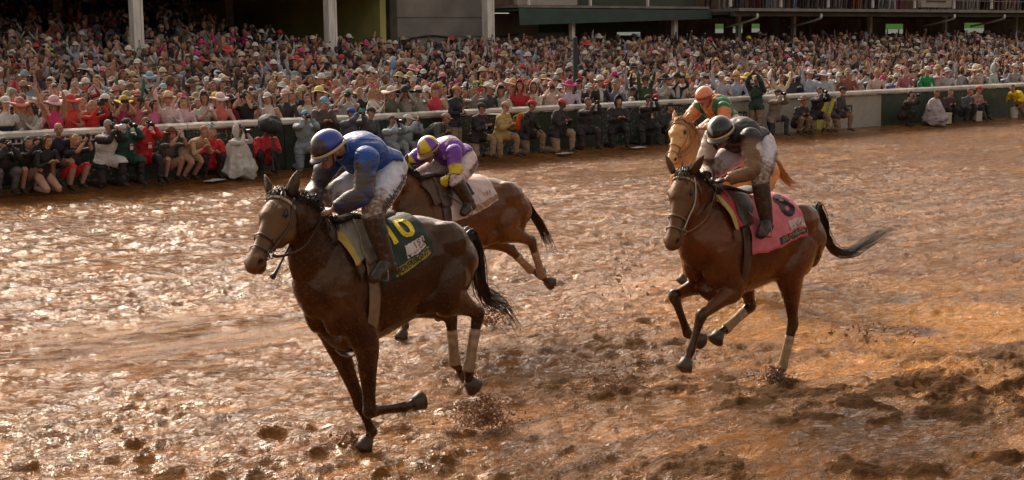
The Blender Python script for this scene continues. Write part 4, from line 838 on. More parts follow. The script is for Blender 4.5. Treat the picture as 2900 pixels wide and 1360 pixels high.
RAILSIDE = [
(-0.24, -0.9, 'squat', 45, 'cam', 'cap', dict(top=BLK, leg=(.10,.09,.09), hat=BLK, hair=HB), 'person in black cap and grey poncho crouched at the left edge with a camera'),
(0.24, -0.8, 'squat', 55, 'phone', None, dict(top=BLK, leg=SK, shin=SK, hair=HB, long=1, fa=BLK), 'dark-haired woman in black jacket crouched with bare knees filming on a phone'),
(0.55, -1.0, 'kneel', 50, 'low', None, dict(top=BLK, leg=SK, shin=SK, hair=HBR, long=1), 'brown-haired woman kneeling with bare legs looking down at her camera'),
(0.91, -0.75, 'squat', 35, 'rest', None, dict(top=NAVY, leg=SK, shin=SK, hair=HBL, foot=BLK, up=.22), 'blonde woman in navy jacket squatting between two kneeling women'),
(1.17, -0.8, 'squat', 60, 'phone', None, dict(top=(.03,.02,.03), leg=RED, shin=SK, hair=HBL, long=1, fa=SK), 'blonde woman in bright red skirt holding a phone beside the white-vested photographer'),
(1.86, -0.8, 'kneelup', 50, 'lens', None, dict(top=BLK, vest=WHT, leg=BLK, hair=(.25,.22,.2)), 'photographer in white vest kneeling with a long white lens'),
(2.27, -0.75, 'kneelup', 50, 'cam', 'cap', dict(top=(.015,.05,.04), leg=BLK, hat=BLK, hair=HB), 'photographer in black cap and dark green vest with hanging badges'),
(2.78, -0.6, 'kneelup', 40, 'cam', None, dict(top=RED2, leg=BLK, hair=(.12,.07,.05), badge=1), 'photographer in red jacket kneeling with a black camera'),
(3.31, -0.6, 'squat', 50, 'phone', 'fedora', dict(top=(.10,.09,.08), leg=SK, shin=SK, hat=(.16,.07,.03), hair=HBR, fa=SK, long=1), 'woman in brown hat squatting with bare legs and a white phone'),
(3.75, -0.8, 'bend', 60, 'low', None, dict(top=(.42,.28,.17), leg=(.42,.28,.17), shin=SK, hair=(.25,.11,.05), fa=(.42,.28,.17)), 'woman in tan outfit bending low beside the woman with the blue fascinator'),
(4.26, -0.6, 'squat', 30, 'low', 'fasc', dict(top=RED2, leg=BLK, hat=(.30,.42,.50), hair=HBL, long=1), 'blonde woman in red top wearing a pale blue feathered fascinator'),
(4.77, -0.7, 'squat', 70, 'cam', 'hood', dict(top=WHT, leg=WHT, poncho=(.50,.48,.43), hat=(.50,.48,.43), hair=HB), 'person in pointed white hooded poncho crouched against the green hoarding'),
(5.52, -0.7, 'squat', 30, 'low', None, dict(top=RED2, leg=BLK, hair=HB, cover=1), 'photographer in red jacket under a bulky black rain cover'),
(6.55, -0.6, 'kneelup', 25, 'cam', 'cap', dict(top=(.20,.25,.28), leg=(.20,.24,.27), hat=(.12,.35,.55), hair=HBR), 'man in pale grey-blue suit and light blue cap kneeling with a camera'),
(7.12, -0.45, 'lean', 30, 'low', 'cap', dict(top=(.07,.05,.045), leg=(.07,.05,.045), hat=(.15,.40,.60), hair=HBR), 'man in dark brown coat and sky blue cap behind the blue jockey'),
(7.68, -0.6, 'kneelup', 50, 'phone', 'cap', dict(top=(.08,.09,.12), leg=BLK, hat=(.02,.06,.30), hair=HB), 'person in royal blue cap holding up a turquoise phone'),
(8.23, -0.55, 'kneelup', 55, 'rest', 'cap', dict(top=(.05,.05,.055), leg=BLK, hat=(.04,.03,.025), hair=HBR), 'man in black cap and grey jacket beside the royal blue cap'),
(8.76, -0.75, 'sit', 55, 'cam', None, dict(top=(.25,.31,.35), leg=(.22,.24,.24), hair=(.08,.05,.04)), 'short-haired man in pale blue jacket sitting low with a small camera'),
(9.3, -0.6, 'sit', 60, 'phone', 'cap', dict(top=(.24,.30,.34), leg=(.15,.16,.16), hat=WHT, hair=HB), 'man in white cap and pale blue jacket sitting beside the short-haired man'),
(10.07, -0.6, 'bend', 60, 'low', 'cap', dict(top=(.07,.07,.065), leg=(.10,.09,.07), hat=(.30,.22,.13), hair=HBR), 'man in tan cap and grey jacket bending forward behind the purple jockey'),
(10.8, -0.45, 'stand', 65, 'rest', 'cap', dict(top=(.012,.013,.020), leg=KHK, hat=(.42,.22,.10), hair=HBR, badge=1), 'standing man in navy jacket and khaki trousers with an orange-tan cap'),
(11.2, -0.8, 'kneelup', 60, 'low', 'cap', dict(top=BLK, leg=KHK, hat=(.02,.04,.02), hair=HB, badge=1, shirt=1), 'photographer in black suit, khaki trousers and black-green cap with a white badge'),
(11.85, -0.9, 'kneelup', 60, 'low', 'cap', dict(top=(.36,.25,.09), leg=(.26,.17,.10), hat=(.40,.25,.14), hair=HBR), 'photographer in mustard tan jacket and tan cap kneeling by the orange backpack'),
(12.84, -0.7, 'kneelup', 65, 'rest', 'cap', dict(top=BLK, leg=(.20,.13,.08), hat=RED2, hair=HB, pack=1), 'photographer in bright red cap with an orange backpack'),
(13.83, -0.7, 'kneelup', 60, 'low', 'cap', dict(top=(.022,.02,.022), leg=KHK, hat=(.50,.10,.08), hair=HB, fat=1.3, badge=1), 'bulky photographer in black coat and red and white cap'),
(14.89, -0.55, 'kneelup', 40, 'phone', None, dict(top=(.03,.027,.03), leg=(.03,.02,.022), hair=(.14,.07,.04)), 'man in black coat kneeling upright with a phone held before his face'),
(15.91, -0.65, 'kneelup', 20, 'low', 'hood', dict(top=(.022,.022,.024), leg=(.02,.02,.022), hat=(.022,.022,.024), hair=HB), 'photographer in black hooded jacket kneeling at the hoarding'),
(17.08, -0.5, 'kneelup', 45, 'cam', 'cap', dict(top=(.025,.025,.027), leg=(.02,.02,.022), hat=(.02,.025,.02), hair=HB, badge=1), 'photographer in black cap and black coat left of the golden horse'),
(17.97, -0.45, 'squat', 45, 'rest', 'cap', dict(top=(.022,.022,.024), leg=(.03,.03,.03), hat=(.015,.015,.02), hair=HB), 'photographer in black cap half hidden by the golden horse head'),
(21.59, -0.45, 'stand', -30, 'camhi', 'cap', dict(top=(.015,.035,.025), leg=(.24,.15,.09), hat=(.42,.33,.18), hair=HB), 'standing man in dark green jacket with tan cap photographing over his head'),
(22.18, -0.6, 'kneelup', 35, 'cam', 'cap', dict(top=(.20,.16,.13), leg=(.03,.03,.035), hat=(.06,.04,.05), hair=HB), 'photographer in dark cap and pale grey shirt beside the standing man in green'),
(23.09, -0.8, 'squat', 40, 'rest', 'fedora', dict(top=(.022,.018,.018), leg=(.20,.13,.08), hat=(.30,.17,.12), hair=HB), 'photographer in brown brimmed hat squatting in tan trousers'),
(24.07, -0.6, 'kneelup', 30, 'cam', None, dict(top=(.02,.018,.018), leg=(.22,.14,.09), hair=HB), 'bareheaded photographer in black jacket raising a camera by the yellow stripes'),
(24.87, -0.75, 'kneelup', 65, 'rest', 'cap', dict(top=(.045,.04,.042), leg=(.22,.14,.09), hat=(.02,.025,.04), hair=HB), 'man in dark cap and grey jacket kneeling before the cream hoarding'),
(28.5, -0.6, 'squat', 60, 'cam', None, dict(top=(.03,.02,.02), leg=BLK, hair=HB), 'dark-haired person in black squatting in profile left of the lilac poncho'),
(29.62, -0.8, 'squat', 35, 'rest', None, dict(top=(.38,.33,.34), leg=(.38,.33,.34), poncho=(.38,.33,.34), hair=HBR), 'person wrapped in pale lilac poncho squatting by the far hoarding'),
(30.83, -0.5, 'squat', 35, 'rest', None, dict(top=(.045,.025,.025), leg=BLK, hair=HBR), 'person in dark brown jacket squatting right of the lilac poncho'),
(31.62, -0.7, 'squat', 35, 'rest', None, dict(top=(.05,.06,.065), leg=(.03,.03,.035), hair=(.10,.07,.05)), 'person in slate grey jacket squatting by the far hoarding'),
(32.53, -0.5, 'sit', 40, 'rest', 'cap', dict(top=(.30,.16,.12), leg=BLK, hat=(.55,.06,.06), hair=HBR), 'person in red cap and pinkish top sitting right of the slate grey jacket'),
(34.71, -0.7, 'bend', -60, 'rest', None, dict(top=(.62,.44,.01), leg=(.20,.12,.08), hair=HB), 'person in bright yellow coat bending at the right edge of the scene'),
]
for i, (u, v, low, face, arms, hat, D, label) in enumerate(RAILSIDE):
    rz = heading(face); T = template(low, arms, i % 3, D.get('long'), D.get('fat', 1.0 if D.get('shin') == SK else 1.17), .016, D.get('up', 0)); V, F, N, zz, J = T
    sk = SKINS[i % 4] if 'bulky' not in label else SKINS[4]
    C = paint(V, zz, J, D['top'], D['leg'], sk, D['hair'], D.get('shin'), D.get('fa'), None, D.get('foot'), (.5, .48, .45) if D.get('shirt') else None)
    root, J = person(u, v, .06, rz, T, label, 'spectators and photographers crouched along the track side of the rail', C, hat, D.get('hat'), 1.0, seed=i, m='cloth', mud=.18)
    if D.get('shin') != SK and 'poncho' not in D:
        q = (V-J['pelvis'])@unit(J['neck']-J['pelvis']); zj = np.where(np.isin(zz, [2, 3, 4]) | ((zz == 6) & (q > -.13) & (vnorm(V-J['pelvis']) < .30)), 2, zz); zj[(zz == 4) & (np.minimum(vnorm(V-J['haL']), vnorm(V-J['haR'])) < .09)] = 9
        tc_ = np.array(D['top'], float); shell('jacket', V, F, N, zj, [2], .020, M['cloth'], root, lambda P: np.tile(tc_*1.15, (len(P), 1)), lambda P: np.full(len(P), .08), .026, i, None, 8)
        shell('trousers', V, F, N, zj, [6, 7], .012, M['cloth'], root, lambda P: np.tile(np.array(D['leg'], float)*1.1, (len(P), 1)), lambda P: .12+.3*(P[:, 2] < .25), .020, i+40, None, 11)
    if 'vest' in D or 'green vest' in label:
        vc = D.get('vest', (.012, .06, .045)); V2 = V.copy(); q = (V-J['pelvis'])@unit(J['neck']-J['pelvis'])
        shell('vest', V, F, N, np.where((zz == 2) | ((zz == 6) & (q > -.05)), 2, 9), [2], .042, M['cloth'], root, lambda P: np.tile(vc, (len(P), 1)), lambda P: np.full(len(P), .05), .012, i, None, 14)
    if D.get('badge') or 'badge' in label:
        mb = MB(); c = J['chest']+a3(.215, .0, -.02); mb.box(c+a3(0, 0, -.06), (.006, .075, .12), col=(.55, .52, .5)); mb.box(c+a3(.004, 0, -.03), (.004, .07, .035), col=(.5, .05, .05)); mb.tube([c, J['chest']+a3(.06, .05, .16)], [.004, .004], col=(.3, .02, .02)); mb.obj('press_badge', M['crowd'], root)
    if 'poncho' in D:
        pc = D['poncho']; nk = J['neck']; pl = J['pelvis']; g = (J['anL']+J['anR'])/2
        P = [nk+a3(0, 0, .03), nk-a3(.02, 0, .06), (nk*.6+pl*.4)+a3(.07, 0, -.02), pl*.7+g*.3+a3(.14, 0, .06), a3(.06, 0, .20), a3(.04, 0, .07)]
        V2, F2 = loft(P, [(.07, .07), (.20, .13), (.25, .25), (.31, .34), (.36, .38), (.37, .36)], n=40, sub=5); w = nz(V2, 7, i, 3)-.5; ctr = a3(.05, 0, 0); dd = V2-ctr; dd[:, 2] = 0; dd /= vnorm(dd)[:, None]+1e-6; th = np.arctan2(V2[:, 1], V2[:, 0]-.05); fo = smoothstep(-V2[:, 2], -J['neck'][2], -.1); V2 = V2+dd*(w*.16+.045*fo*np.sin(11*th+6*w+i)+.03*fo*np.sin(23*th+9*w))[:, None]; V2[:, 2] += (V2[:, 2] < .12)*.05*np.sin(5*th+i)
        mesh('poncho', V2, F2, M['cloth'], root, col=np.tile(pc, (len(V2), 1)), mud=.02)
    if D.get('pack'):
        mb = MB(); c = J['chest']+a3(-.20, 0, -.02); V2, F2 = loft([c+a3(-.03, 0, -.24), c+a3(-.04, 0, -.05), c+a3(0, 0, .16)], [(.13, .09), (.15, .11), (.10, .06)], n=14, sub=4); mb.add(V2, F2, (.62, .09, .01))
        mb.tube([c+a3(-.15, -.09, -.2), c+a3(-.16, -.09, .1), c+a3(.1, -.12, .22), c+a3(.30, -.11, .0)], [.014]*4, col=(.50, .50, .04)); mb.tube([c+a3(-.15, .09, -.2), c+a3(-.16, .09, .1), c+a3(.1, .12, .22), c+a3(.30, .11, .0)], [.014]*4, col=(.50, .50, .04)); bp_ = mb.obj('backpack', M['cloth'], root, mud=.05, smooth=True)
    if D.get('cover'):
        H = J['head']; P = [H+a3(-.12, 0, .10), H+a3(.05, 0, .16), H+a3(.28, 0, .10), H+a3(.45, 0, .0)]; V2, F2 = loft(P, [(.14, .10), (.24, .17), (.24, .18), (.12, .10)], n=30, sub=6); V2 = V2+(nz(V2, 9, 3, 3)-.5)[:, None]*.09
        o = mesh('rain_cover', V2+np.array(world(root, (0, 0, 0), rz))*0, F2, M['cloth'], None, col=np.tile((.015, .014, .016), (len(V2), 1)), mud=.05, loc=root.location, rz=rz); tag(o, 'bulky black rain cover draped over a camera beside the hoarding', 'rain cover')
        mb = MB(); b_ = a3(.42, .0, 0); t_ = H+a3(.30, 0, .0)
        for k in range(3): a = k*2.1+.4; mb.tube([t_*.6+b_*.4, b_+a3(math.cos(a)*.28, math.sin(a)*.28, .0)], [.014, .010], col=(.012, .012, .012))
        mb.tube([t_, a3(b_[0], b_[1], .12)], [.022, .022], col=(.05, .045, .06)); o = mb.obj('tripod', M['cloth'], None, mud=.1, loc=root.location, rz=rz); tag(o, 'dark camera tripod under the black rain cover', 'tripod')
    if arms in ('cam', 'camhi', 'lens'): camera_prop(root, J if arms != 'camhi' else dict(J, head=J['head']+a3(0, 0, .2)), rz, label, arms == 'lens', arms == 'lens')
    elif arms == 'phone': phone_prop(root, J, rz, label, (.05, .36, .33) if 'turquoise' in label else ((.5, .47, .45) if 'white phone' in label else (.02, .02, .022)), land='skirt' not in label and 'hat' not in label)
# kit lying at the foot of the rail
def small(name, u, v, build, label, cat, m='crowd', z=.06, rz=None, group=None):
    mb = MB(); build(mb); o = mb.obj(name, M[m], None, mud=.25, loc=uvp(u, v, z), rz=RAILROT if rz is None else rz); return tag(o, label, cat, group)
def bucket(mb):
    V, F = loft([(0, 0, 0), (0, 0, .16), (0, 0, .33), (0, 0, .345)], [.115, .13, .145, .15], n=20, sub=1); mb.add(V, F, (.50, .47, .40)); mb.add(*loft([(.15*math.cos(a), .15*math.sin(a), .33+0*a) for a in np.linspace(0, 6.283, 20)], [.008]*20, n=5, sub=1), (.4, .38, .32))
small('bucket', 34.6, -.6, bucket, 'white plastic bucket standing against the far hoarding', 'bucket')
small('cool_box', 30.3, -.75, lambda mb: (mb.box((0, 0, .16), (.42, .28, .30), col=(.46, .42, .34)), mb.box((0, 0, .33), (.44, .30, .05), col=(.50, .46, .38))), 'cream box on the mud left of the lilac poncho', 'box')
small('cool_box', 32.15, -.7, lambda mb: (mb.box((0, 0, .15), (.34, .28, .28), col=(.46, .42, .30)), mb.box((0, 0, .31), (.36, .30, .05), col=(.50, .46, .36))), 'cream box on the mud right of the lilac poncho', 'box')
for k, (u, v, a, lab) in enumerate(((4.1, -1.05, .5, 'white sheet trodden into the mud before the green vest'), (16.4, -.95, .2, 'white mat on the mud in front of the black hood'), (18.4, -.9, .1, 'white mat on the mud before the black-capped photographers'), (13.8, -1.0, .3, 'small white sheet on the mud near the bulky photographer'))):
    small('paper_sheet', u, v, lambda mb: (mb.box((0, 0, .012), (.50, .22, .012), col=(.52, .50, .47)), mb.box((.1, .05, .022), (.22, .15, .008), rz=.5, col=(.5, .48, .45))), lab, 'sheet', rz=a+RAILROT, group='white sheets on the mud')
small('equipment_case', 17.4, -.55, lambda mb: (mb.box((0, 0, .14), (.50, .3, .26), col=(.03, .028, .025)), mb.box((0, 0, .28), (.46, .26, .03), col=(.04, .036, .03)), mb.tube([(-.08, 0, .29), (-.06, 0, .33), (.06, 0, .33), (.08, 0, .29)], [.012]*4, col=(.02, .02, .02))), 'black equipment case at the foot of the hoarding', 'case')
pr = mb = MB(); mb.box((0, 0, 0), (.30, .21, .008), col=(.60, .58, .55)); mb.box((.01, .01, .007), (.28, .2, .004), rz=.06, col=(.60, .58, .55)); o = mb.obj('paper_sheets', M['crowd'], None, mud=0, loc=uvp(11.75, -.78, 1.12), rz=RAD(-20)); tag(o, 'white papers held by the standing man in navy jacket', 'papers')

# crowd close behind the rail: every person separate
FRONT = [
(0.35, 0.45, (.55,.52,.50), 'cap', WHT, 'rest', 'man in white and navy jacket and white cap, leftmost behind the rail'),
(0.68, 0.5, (.30,.24,.18), 'wide', (.60,.20,.18), 'rest', 'woman in tan coat under a wide coral hat behind the rail'),
(0.95, 0.45, (.45,.40,.35), 'fasc', WHT, 'clap', 'woman in cream coat with fluffy white headpiece behind the rail'),
(1.4, 0.45, PINK, 'wide', (.62,.42,.44), 'up', 'woman in hot pink top with flowered white hat, both arms raised'),
(1.92, 0.9, (.60,.07,.05), 'wide', (.62,.10,.06), 'one', 'woman with big orange-red hat behind the hot pink top'),
(2.13, 0.45, RED, None, None, 'phone', 'blonde woman in bright red coat photographing over the rail'),
(2.61, 0.8, (.05,.05,.06), 'cap', WHT, 'phone', 'person in dark coat and white cap behind the blonde in red'),
(2.88, 0.5, (.40,.05,.14), 'wide', (.62,.42,.03), 'phone', 'woman under a yellow hat filming beside the white-vested photographer'),
(3.14, 0.5, (.50,.14,.16), 'fasc', (.62,.25,.28), 'phone', 'woman in rose dress with pink flower headpiece holding out a phone'),
(3.5, 0.5, (.60,.14,.28), None, None, 'rest', 'woman in pink dress with magenta shawl by the rail'),
(3.89, 0.5, (.62,.48,.46), 'fedora', (.58,.45,.28), 'one', 'man in pale pink shirt and straw hat punching the air'),
(4.22, 0.5, (.60,.40,.42), 'fasc', (.62,.22,.32), 'one', 'shouting woman in pale pink with pink flower headpiece and raised arm'),
(4.7, 0.5, (.42,.38,.33), 'hood', (.40,.37,.33), 'clap', 'person in clear rain poncho clapping behind the rail'),
(5.12, 0.5, (.62,.14,.12), 'wide', (.66,.50,.48), 'rest', 'woman in coral dress under a white hat with red band'),
(5.6, 0.9, (.35,.05,.08), 'wide', (.06,.03,.03), 'rest', 'woman in maroon with broad black hat and red flower'),
(5.77, 0.5, BLK, None, None, 'cam', 'photographer in black coat standing behind the rail near the black rain cover'),
(6.28, 0.45, (.60,.50,.46), 'cap', WHT, 'rest', 'woman in white strapped top and white cap behind the rail'),
(6.81, 0.5, (.03,.025,.03), 'cap', (.58,.40,.38), 'rest', 'man in black print shirt with sunglasses and pale cap'),
(7.32, 0.5, (.50,.44,.36), None, None, 'rest', 'woman with long black hair and cream coat behind the rail'),
(7.85, 0.9, (.30,.20,.14), 'wide', (.62,.52,.16), 'rest', 'woman in yellow and white sun hat behind the rail'),
(8.46, 0.5, (.42,.40,.37), 'cap', (.20,.30,.24), 'cam', 'man in pale poncho and green cap photographing above the blue jockey'),
(9.04, 0.5, (.60,.54,.48), 'fasc', (.62,.14,.20), 'clap', 'woman in cream coat with pink and lime feather headpiece'),
(9.61, 0.5, (.12,.12,.08), 'wide', (.55,.46,.40), 'rest', 'woman in olive jacket under a white rolled hat'),
(10.07, 0.5, (.36,.33,.28), 'wide', (.02,.02,.02), 'phone', 'woman in grey poncho under a black hat behind the rail'),
(10.47, 0.55, (.34,.34,.30), 'cap', (.60,.52,.44), 'phone', 'person in sage coat and white cap filming behind the rail'),
(10.93, 0.5, (.60,.05,.08), 'fedora', (.24,.11,.06), 'rest', 'woman in crimson top left of the standing man in navy'),
(12.11, 0.5, (.20,.19,.17), 'fasc', (.30,.48,.20), 'phone', 'woman in grey poncho with green feather headpiece and red phone'),
(12.56, 0.5, (.05,.045,.05), 'cap', (.52,.50,.50), 'rest', 'person in black raincoat and white cap behind the rail'),
(12.97, 0.45, (.42,.38,.33), 'hood', (.42,.38,.33), 'low', 'person bundled in clear plastic poncho leaning on the rail'),
(13.69, 0.9, (.40,.38,.34), 'wide', (.55,.36,.18), 'rest', 'man in poncho under a wide straw hat near the green post'),
(13.62, 0.5, RED2, 'hood', RED2, 'rest', 'person in red hooded raincoat left of the green post'),
(14.09, 0.5, (.50,.42,.35), 'hood', (.50,.42,.35), 'clap', 'person in cream hooded poncho right of the red raincoat'),
(14.67, 0.5, (.58,.42,.38), 'cap', (.60,.25,.25), 'cam', 'person in pale pink poncho and red-white cap'),
(15.28, 0.5, (.52,.45,.55), 'wide', (.50,.05,.20), 'rest', 'woman in lilac shirt under a magenta hat'),
(15.7, 0.55, (.02,.018,.025), 'cap', BLK, 'one', 'man in black coat and black cap waving one arm'),
(16.35, 0.5, (.022,.018,.018), 'fedora', (.60,.56,.52), 'rest', 'person in black coat under a white fedora'),
(16.93, 0.5, (.12,.14,.17), 'cap', (.24,.18,.14), 'rest', 'person in slate jacket and brown cap behind the rail'),
(18.02, 0.5, (.035,.065,.018), 'wide', (.06,.045,.03), 'up', 'broad man in moss green jacket under a brown hat, arms to his face'),
(18.82, 0.5, (.36,.34,.32), 'wide', (.03,.02,.03), 'clap', 'person in pale poncho under a black hat above the golden horse'),
(19.3, 0.5, (.02,.018,.02), 'fedora', (.03,.02,.02), 'phone', 'person in black suit and black hat beside the orange helmet'),
(20.38, 0.5, (.30,.32,.36), 'cap', (.30,.30,.30), 'phone', 'person in light blue shirt directly above the orange helmet'),
(21.11, 0.5, (.40,.40,.42), 'cap', WHT, 'one', 'person in pale shirt and white cap right of the orange helmet'),
(21.79, 0.5, (.32,.36,.46), 'fedora', (.56,.40,.18), 'rest', 'man in light blue shirt and straw hat left of the man in dark green'),
(22.2, 0.5, (.03,.025,.03), 'wide', (.60,.42,.10), 'rest', 'person in black under a yellow hat behind the rail'),
(23.74, 0.5, (.50,.42,.28), None, None, 'up', 'person in cream clothes with raised arms behind the tan-capped man'),
(25.05, 0.5, (.32,.36,.46), 'cap', (.56,.52,.50), 'one', 'man in light blue shirt with one arm raised, above the yellow stripes'),
(25.72, 0.5, (.38,.38,.46), 'wide', (.55,.50,.56), 'rest', 'woman in lilac poncho under a pale wide hat'),
(26.93, 0.5, (.25,.08,.05), 'cap', (.25,.24,.16), 'rest', 'person in rust brown jacket and olive cap above the cream hoarding'),
(28.36, 0.5, (.50,.38,.32), None, None, 'rest', 'person in cream coat leaning over the far rail'),
(29.85, 0.5, (.30,.11,.13), None, None, 'rest', 'person in wine coloured dress left of the green coat'),
(31.05, 0.5, (.01,.22,.07), 'cap', (.5,.5,.5), 'rest', 'person in vivid green coat behind the far rail'),
(32.21, 0.5, (.42,.40,.40), 'wide', (.55,.52,.55), 'rest', 'person in pale poncho and white hat right of the green coat'),
(33.86, 0.5, (.40,.32,.26), 'wide', (.55,.42,.32), 'clap', 'person in beige coat and beige hat behind the far rail'),
(34.93, 0.5, (.36,.44,.40), 'hood', (.36,.44,.40), 'rest', 'person in pale mint poncho near the right end of the rail'),
(36.25, 0.5, (.26,.24,.24), 'cap', (.5,.45,.45), 'rest', 'person in grey jacket and pale cap near the right end of the rail'),
]
GRP = 'crowd standing behind the rail'
def facing(u, v, r): return heading(r.gauss(18, 22))
n_ind = 0; USED = set()
for i, (u, v, top, hat, hatc, arms, label) in enumerate(FRONT):
    r = random.Random(i+50); wom = 'woman' in label; long = 1 if wom or 'blonde' in label else None; fat = 1.25 if 'broad' in label else 1.0
    T = template('stand' if arms != 'low' else 'lean', arms, i % 2, long, fat, .026); V, F, N, zz, J = T; sk = SKINS[r.choice((0, 1, 1, 2, 3))]; hair = HBL if 'blonde' in label else ((.012, .01, .01) if 'black hair' in label else r.choice((HB, HBR, HBR, (.2, .17, .15), HBL)))
    bare = wom and any(k in label for k in ('hot pink', 'dress', 'crimson', 'strapped', 'yellow hat'))
    leg = NAVY if i == 0 else tuple(c*.7 for c in top)
    C = paint(V, zz, J, top, leg, sk, hair, fa=SK if bare or r.random() < .3 else None, ua=SK if bare else None, shirt=(.5, .48, .46) if sum(top) < .12 and r.random() < .6 else None)
    if i == 0: C[(zz == 2) & (V[:, 2] < 1.22)] = NAVY
    rz = facing(u, v, r); s = 1.02+.08*r.random() if not wom else .99+.07*r.random()
    root, J = person(u, v, zg(u, v), rz, T, label, GRP, C, hat, hatc, s, m='crowd', seed=i); USED.add(label); n_ind += 1
    if arms == 'phone': phone_prop(root, J, rz, label, (.5, .03, .02) if 'red phone' in label else (.02, .02, .022), s)
    if arms == 'cam': camera_prop(root, J, rz, label, s=s)
PAL = [('white', (.58, .56, .55), 12), ('pale grey', (.36, .36, .37), 11), ('clear plastic', (.38, .36, .33), 7), ('black', (.018, .017, .018), 12), ('charcoal', (.05, .05, .055), 7), ('navy', (.018, .022, .05), 6), ('red', (.42, .025, .03), 3), ('coral', (.55, .12, .09), 2), ('hot pink', (.58, .05, .16), 2), ('pale pink', (.55, .33, .33), 5), ('tan', (.32, .22, .13), 5), ('cream', (.46, .40, .30), 6), ('light blue', (.26, .34, .48), 5), ('turquoise', (.04, .30, .29), .7), ('green', (.03, .14, .05), 1.2), ('maroon', (.12, .015, .025), 2.5), ('yellow', (.55, .40, .05), .8), ('brown', (.11, .06, .035), 4), ('lilac', (.34, .28, .38), 1.5)]
HPAL = [('white', (.56, .54, .50), 9), ('straw', (.40, .29, .17), 7), ('black', (.02, .018, .02), 5), ('pink', (.50, .22, .24), 2), ('red', (.50, .04, .04), 2), ('cream', (.50, .44, .34), 5), ('grey', (.22, .21, .20), 3), ('yellow', (.50, .38, .08), .6), ('magenta', (.48, .03, .18), 1), ('pale blue', (.30, .40, .48), 1.5), ('brown', (.13, .07, .04), 3)]
POS = [('rest', 10, ''), ('up', 3, 'arms raised'), ('one', 5, 'one arm up'), ('phone', 13, 'filming'), ('clap', 7, 'clapping'), ('cam', 3, 'hands at the face')]
HATS = [(None, 34), ('cap', 9), ('wide', 6), ('fedora', 7), ('fasc', 3), ('hood', 1.3)]
wc = lambda r, L, k=-1: r.choices(L, [x[k] if isinstance(x[k], (int, float)) else x[1] for x in L])[0]
def land(u): 
    for b, n in ((1.5, 'left edge'), (5.2, 'left of the first pillar'), (7.6, 'below the first pillar'), (11, 'right of the first pillar'), (14.2, 'below the second pillar'), (17, 'below the grey wall'), (21, 'below the third pillar'), (26, 'below the awning'), (33, 'right of the thin posts')):
        if u < b: return n
    return 'at the far right'
spots = []; r = random.Random(99); v = 1.0; row = 2
camp = Vector((0, 0, CAM_H))
def inview(p, m=60):
    q = p-camp; k = 4100/q.dot(Fv); x, y = 1450+q.dot(Rv)*k, 680-q.dot(Uv)*k; return -m < x < 2900+m and y > -60 and q.dot(Fv) > 0
while v < 27:
    sp = .50 if v < 14.5 else .56; u = -14+r.random()
    while u < 74:
        uu = u+r.gauss(0, .12); vv = v+r.gauss(0, .14); u += sp*(1+.25*r.random())
        if vv > 14.7 and uu > 18.3: continue
        if vv > 14.4 and uu > 19.0: continue
        if 29 < uu and vv > 15.6: continue
        if any(abs(uu-p) < .3 and abs(vv-14) < .35 for p in (2.6, 9.5, 16.5, 23.3, 27.4, 33.0)): continue
        p = uvp(uu, vv, zg(uu, vv)+1.5)
        if inview(p, 420): spots.append(((p-camp).length+(0 if inview(p, 40) else 500), uu, vv, row))
    v += .60 if v < 14.5 else .85; row += 1
spots.sort(); NI = 300-len(RAILSIDE)-4-len(FRONT)
ORD = {2: 'second', 3: 'third', 4: 'fourth', 5: 'fifth', 6: 'sixth', 7: 'seventh', 8: 'eighth', 9: 'ninth', 10: 'tenth'}
for k, (d, u, v, row) in enumerate(spots[:NI]):
    r = random.Random(k*7+3)
    for _ in range(60):
        cn, cc, _w = wc(r, PAL); hk = wc(r, HATS, 1)[0]; hn, hc, _w = wc(r, HPAL); pa, _w, pt = wc(r, POS, 1); wom = r.random() < .5
        if hk == 'hood': hn, hc = cn, cc
        hd_ = {None: 'bareheaded ', 'cap': '', 'wide': '', 'fedora': '', 'fasc': '', 'hood': 'hooded '}[hk]; ht = {None: '', 'cap': ' and %s cap', 'wide': ' and wide %s hat', 'fedora': ' and %s fedora', 'fasc': ' and %s feather headpiece', 'hood': ''}[hk]
        ht = ht % hn if '%' in ht else ht
        lab = '%s%s in %s%s%s, %s row %s' % (hd_, 'woman' if wom else 'man', cn, ht, ', '+pt if pt else '', ORD.get(row, 'back'), land(u))
        if lab not in USED and len(lab.split()) <= 16: break
    USED.add(lab); T = template('stand', pa, r.randrange(3), 1 if wom else None, 1.0, .03); V, F, N, zz, J = T
    top = tuple(c*r.uniform(.85, 1.1) for c in cc); C = paint(V, zz, J, top, tuple(c*.6 for c in top), SKINS[r.choice((0, 1, 1, 2, 3, 4))], r.choice((HB, HBR, HBR, (.2, .17, .15), HBL)), fa=SK if r.random() < .45 else None, ua=SK if wom and r.random() < .4 else None, shirt=(.48, .46, .44) if sum(cc) < .2 and r.random() < .6 else None)
    rz = facing(u, v, r); s = r.uniform(.90, 1.07); root, J = person(u, v, zg(u, v), rz, T, lab, GRP, C, hk, hc, s, m='crowd', seed=k+500)

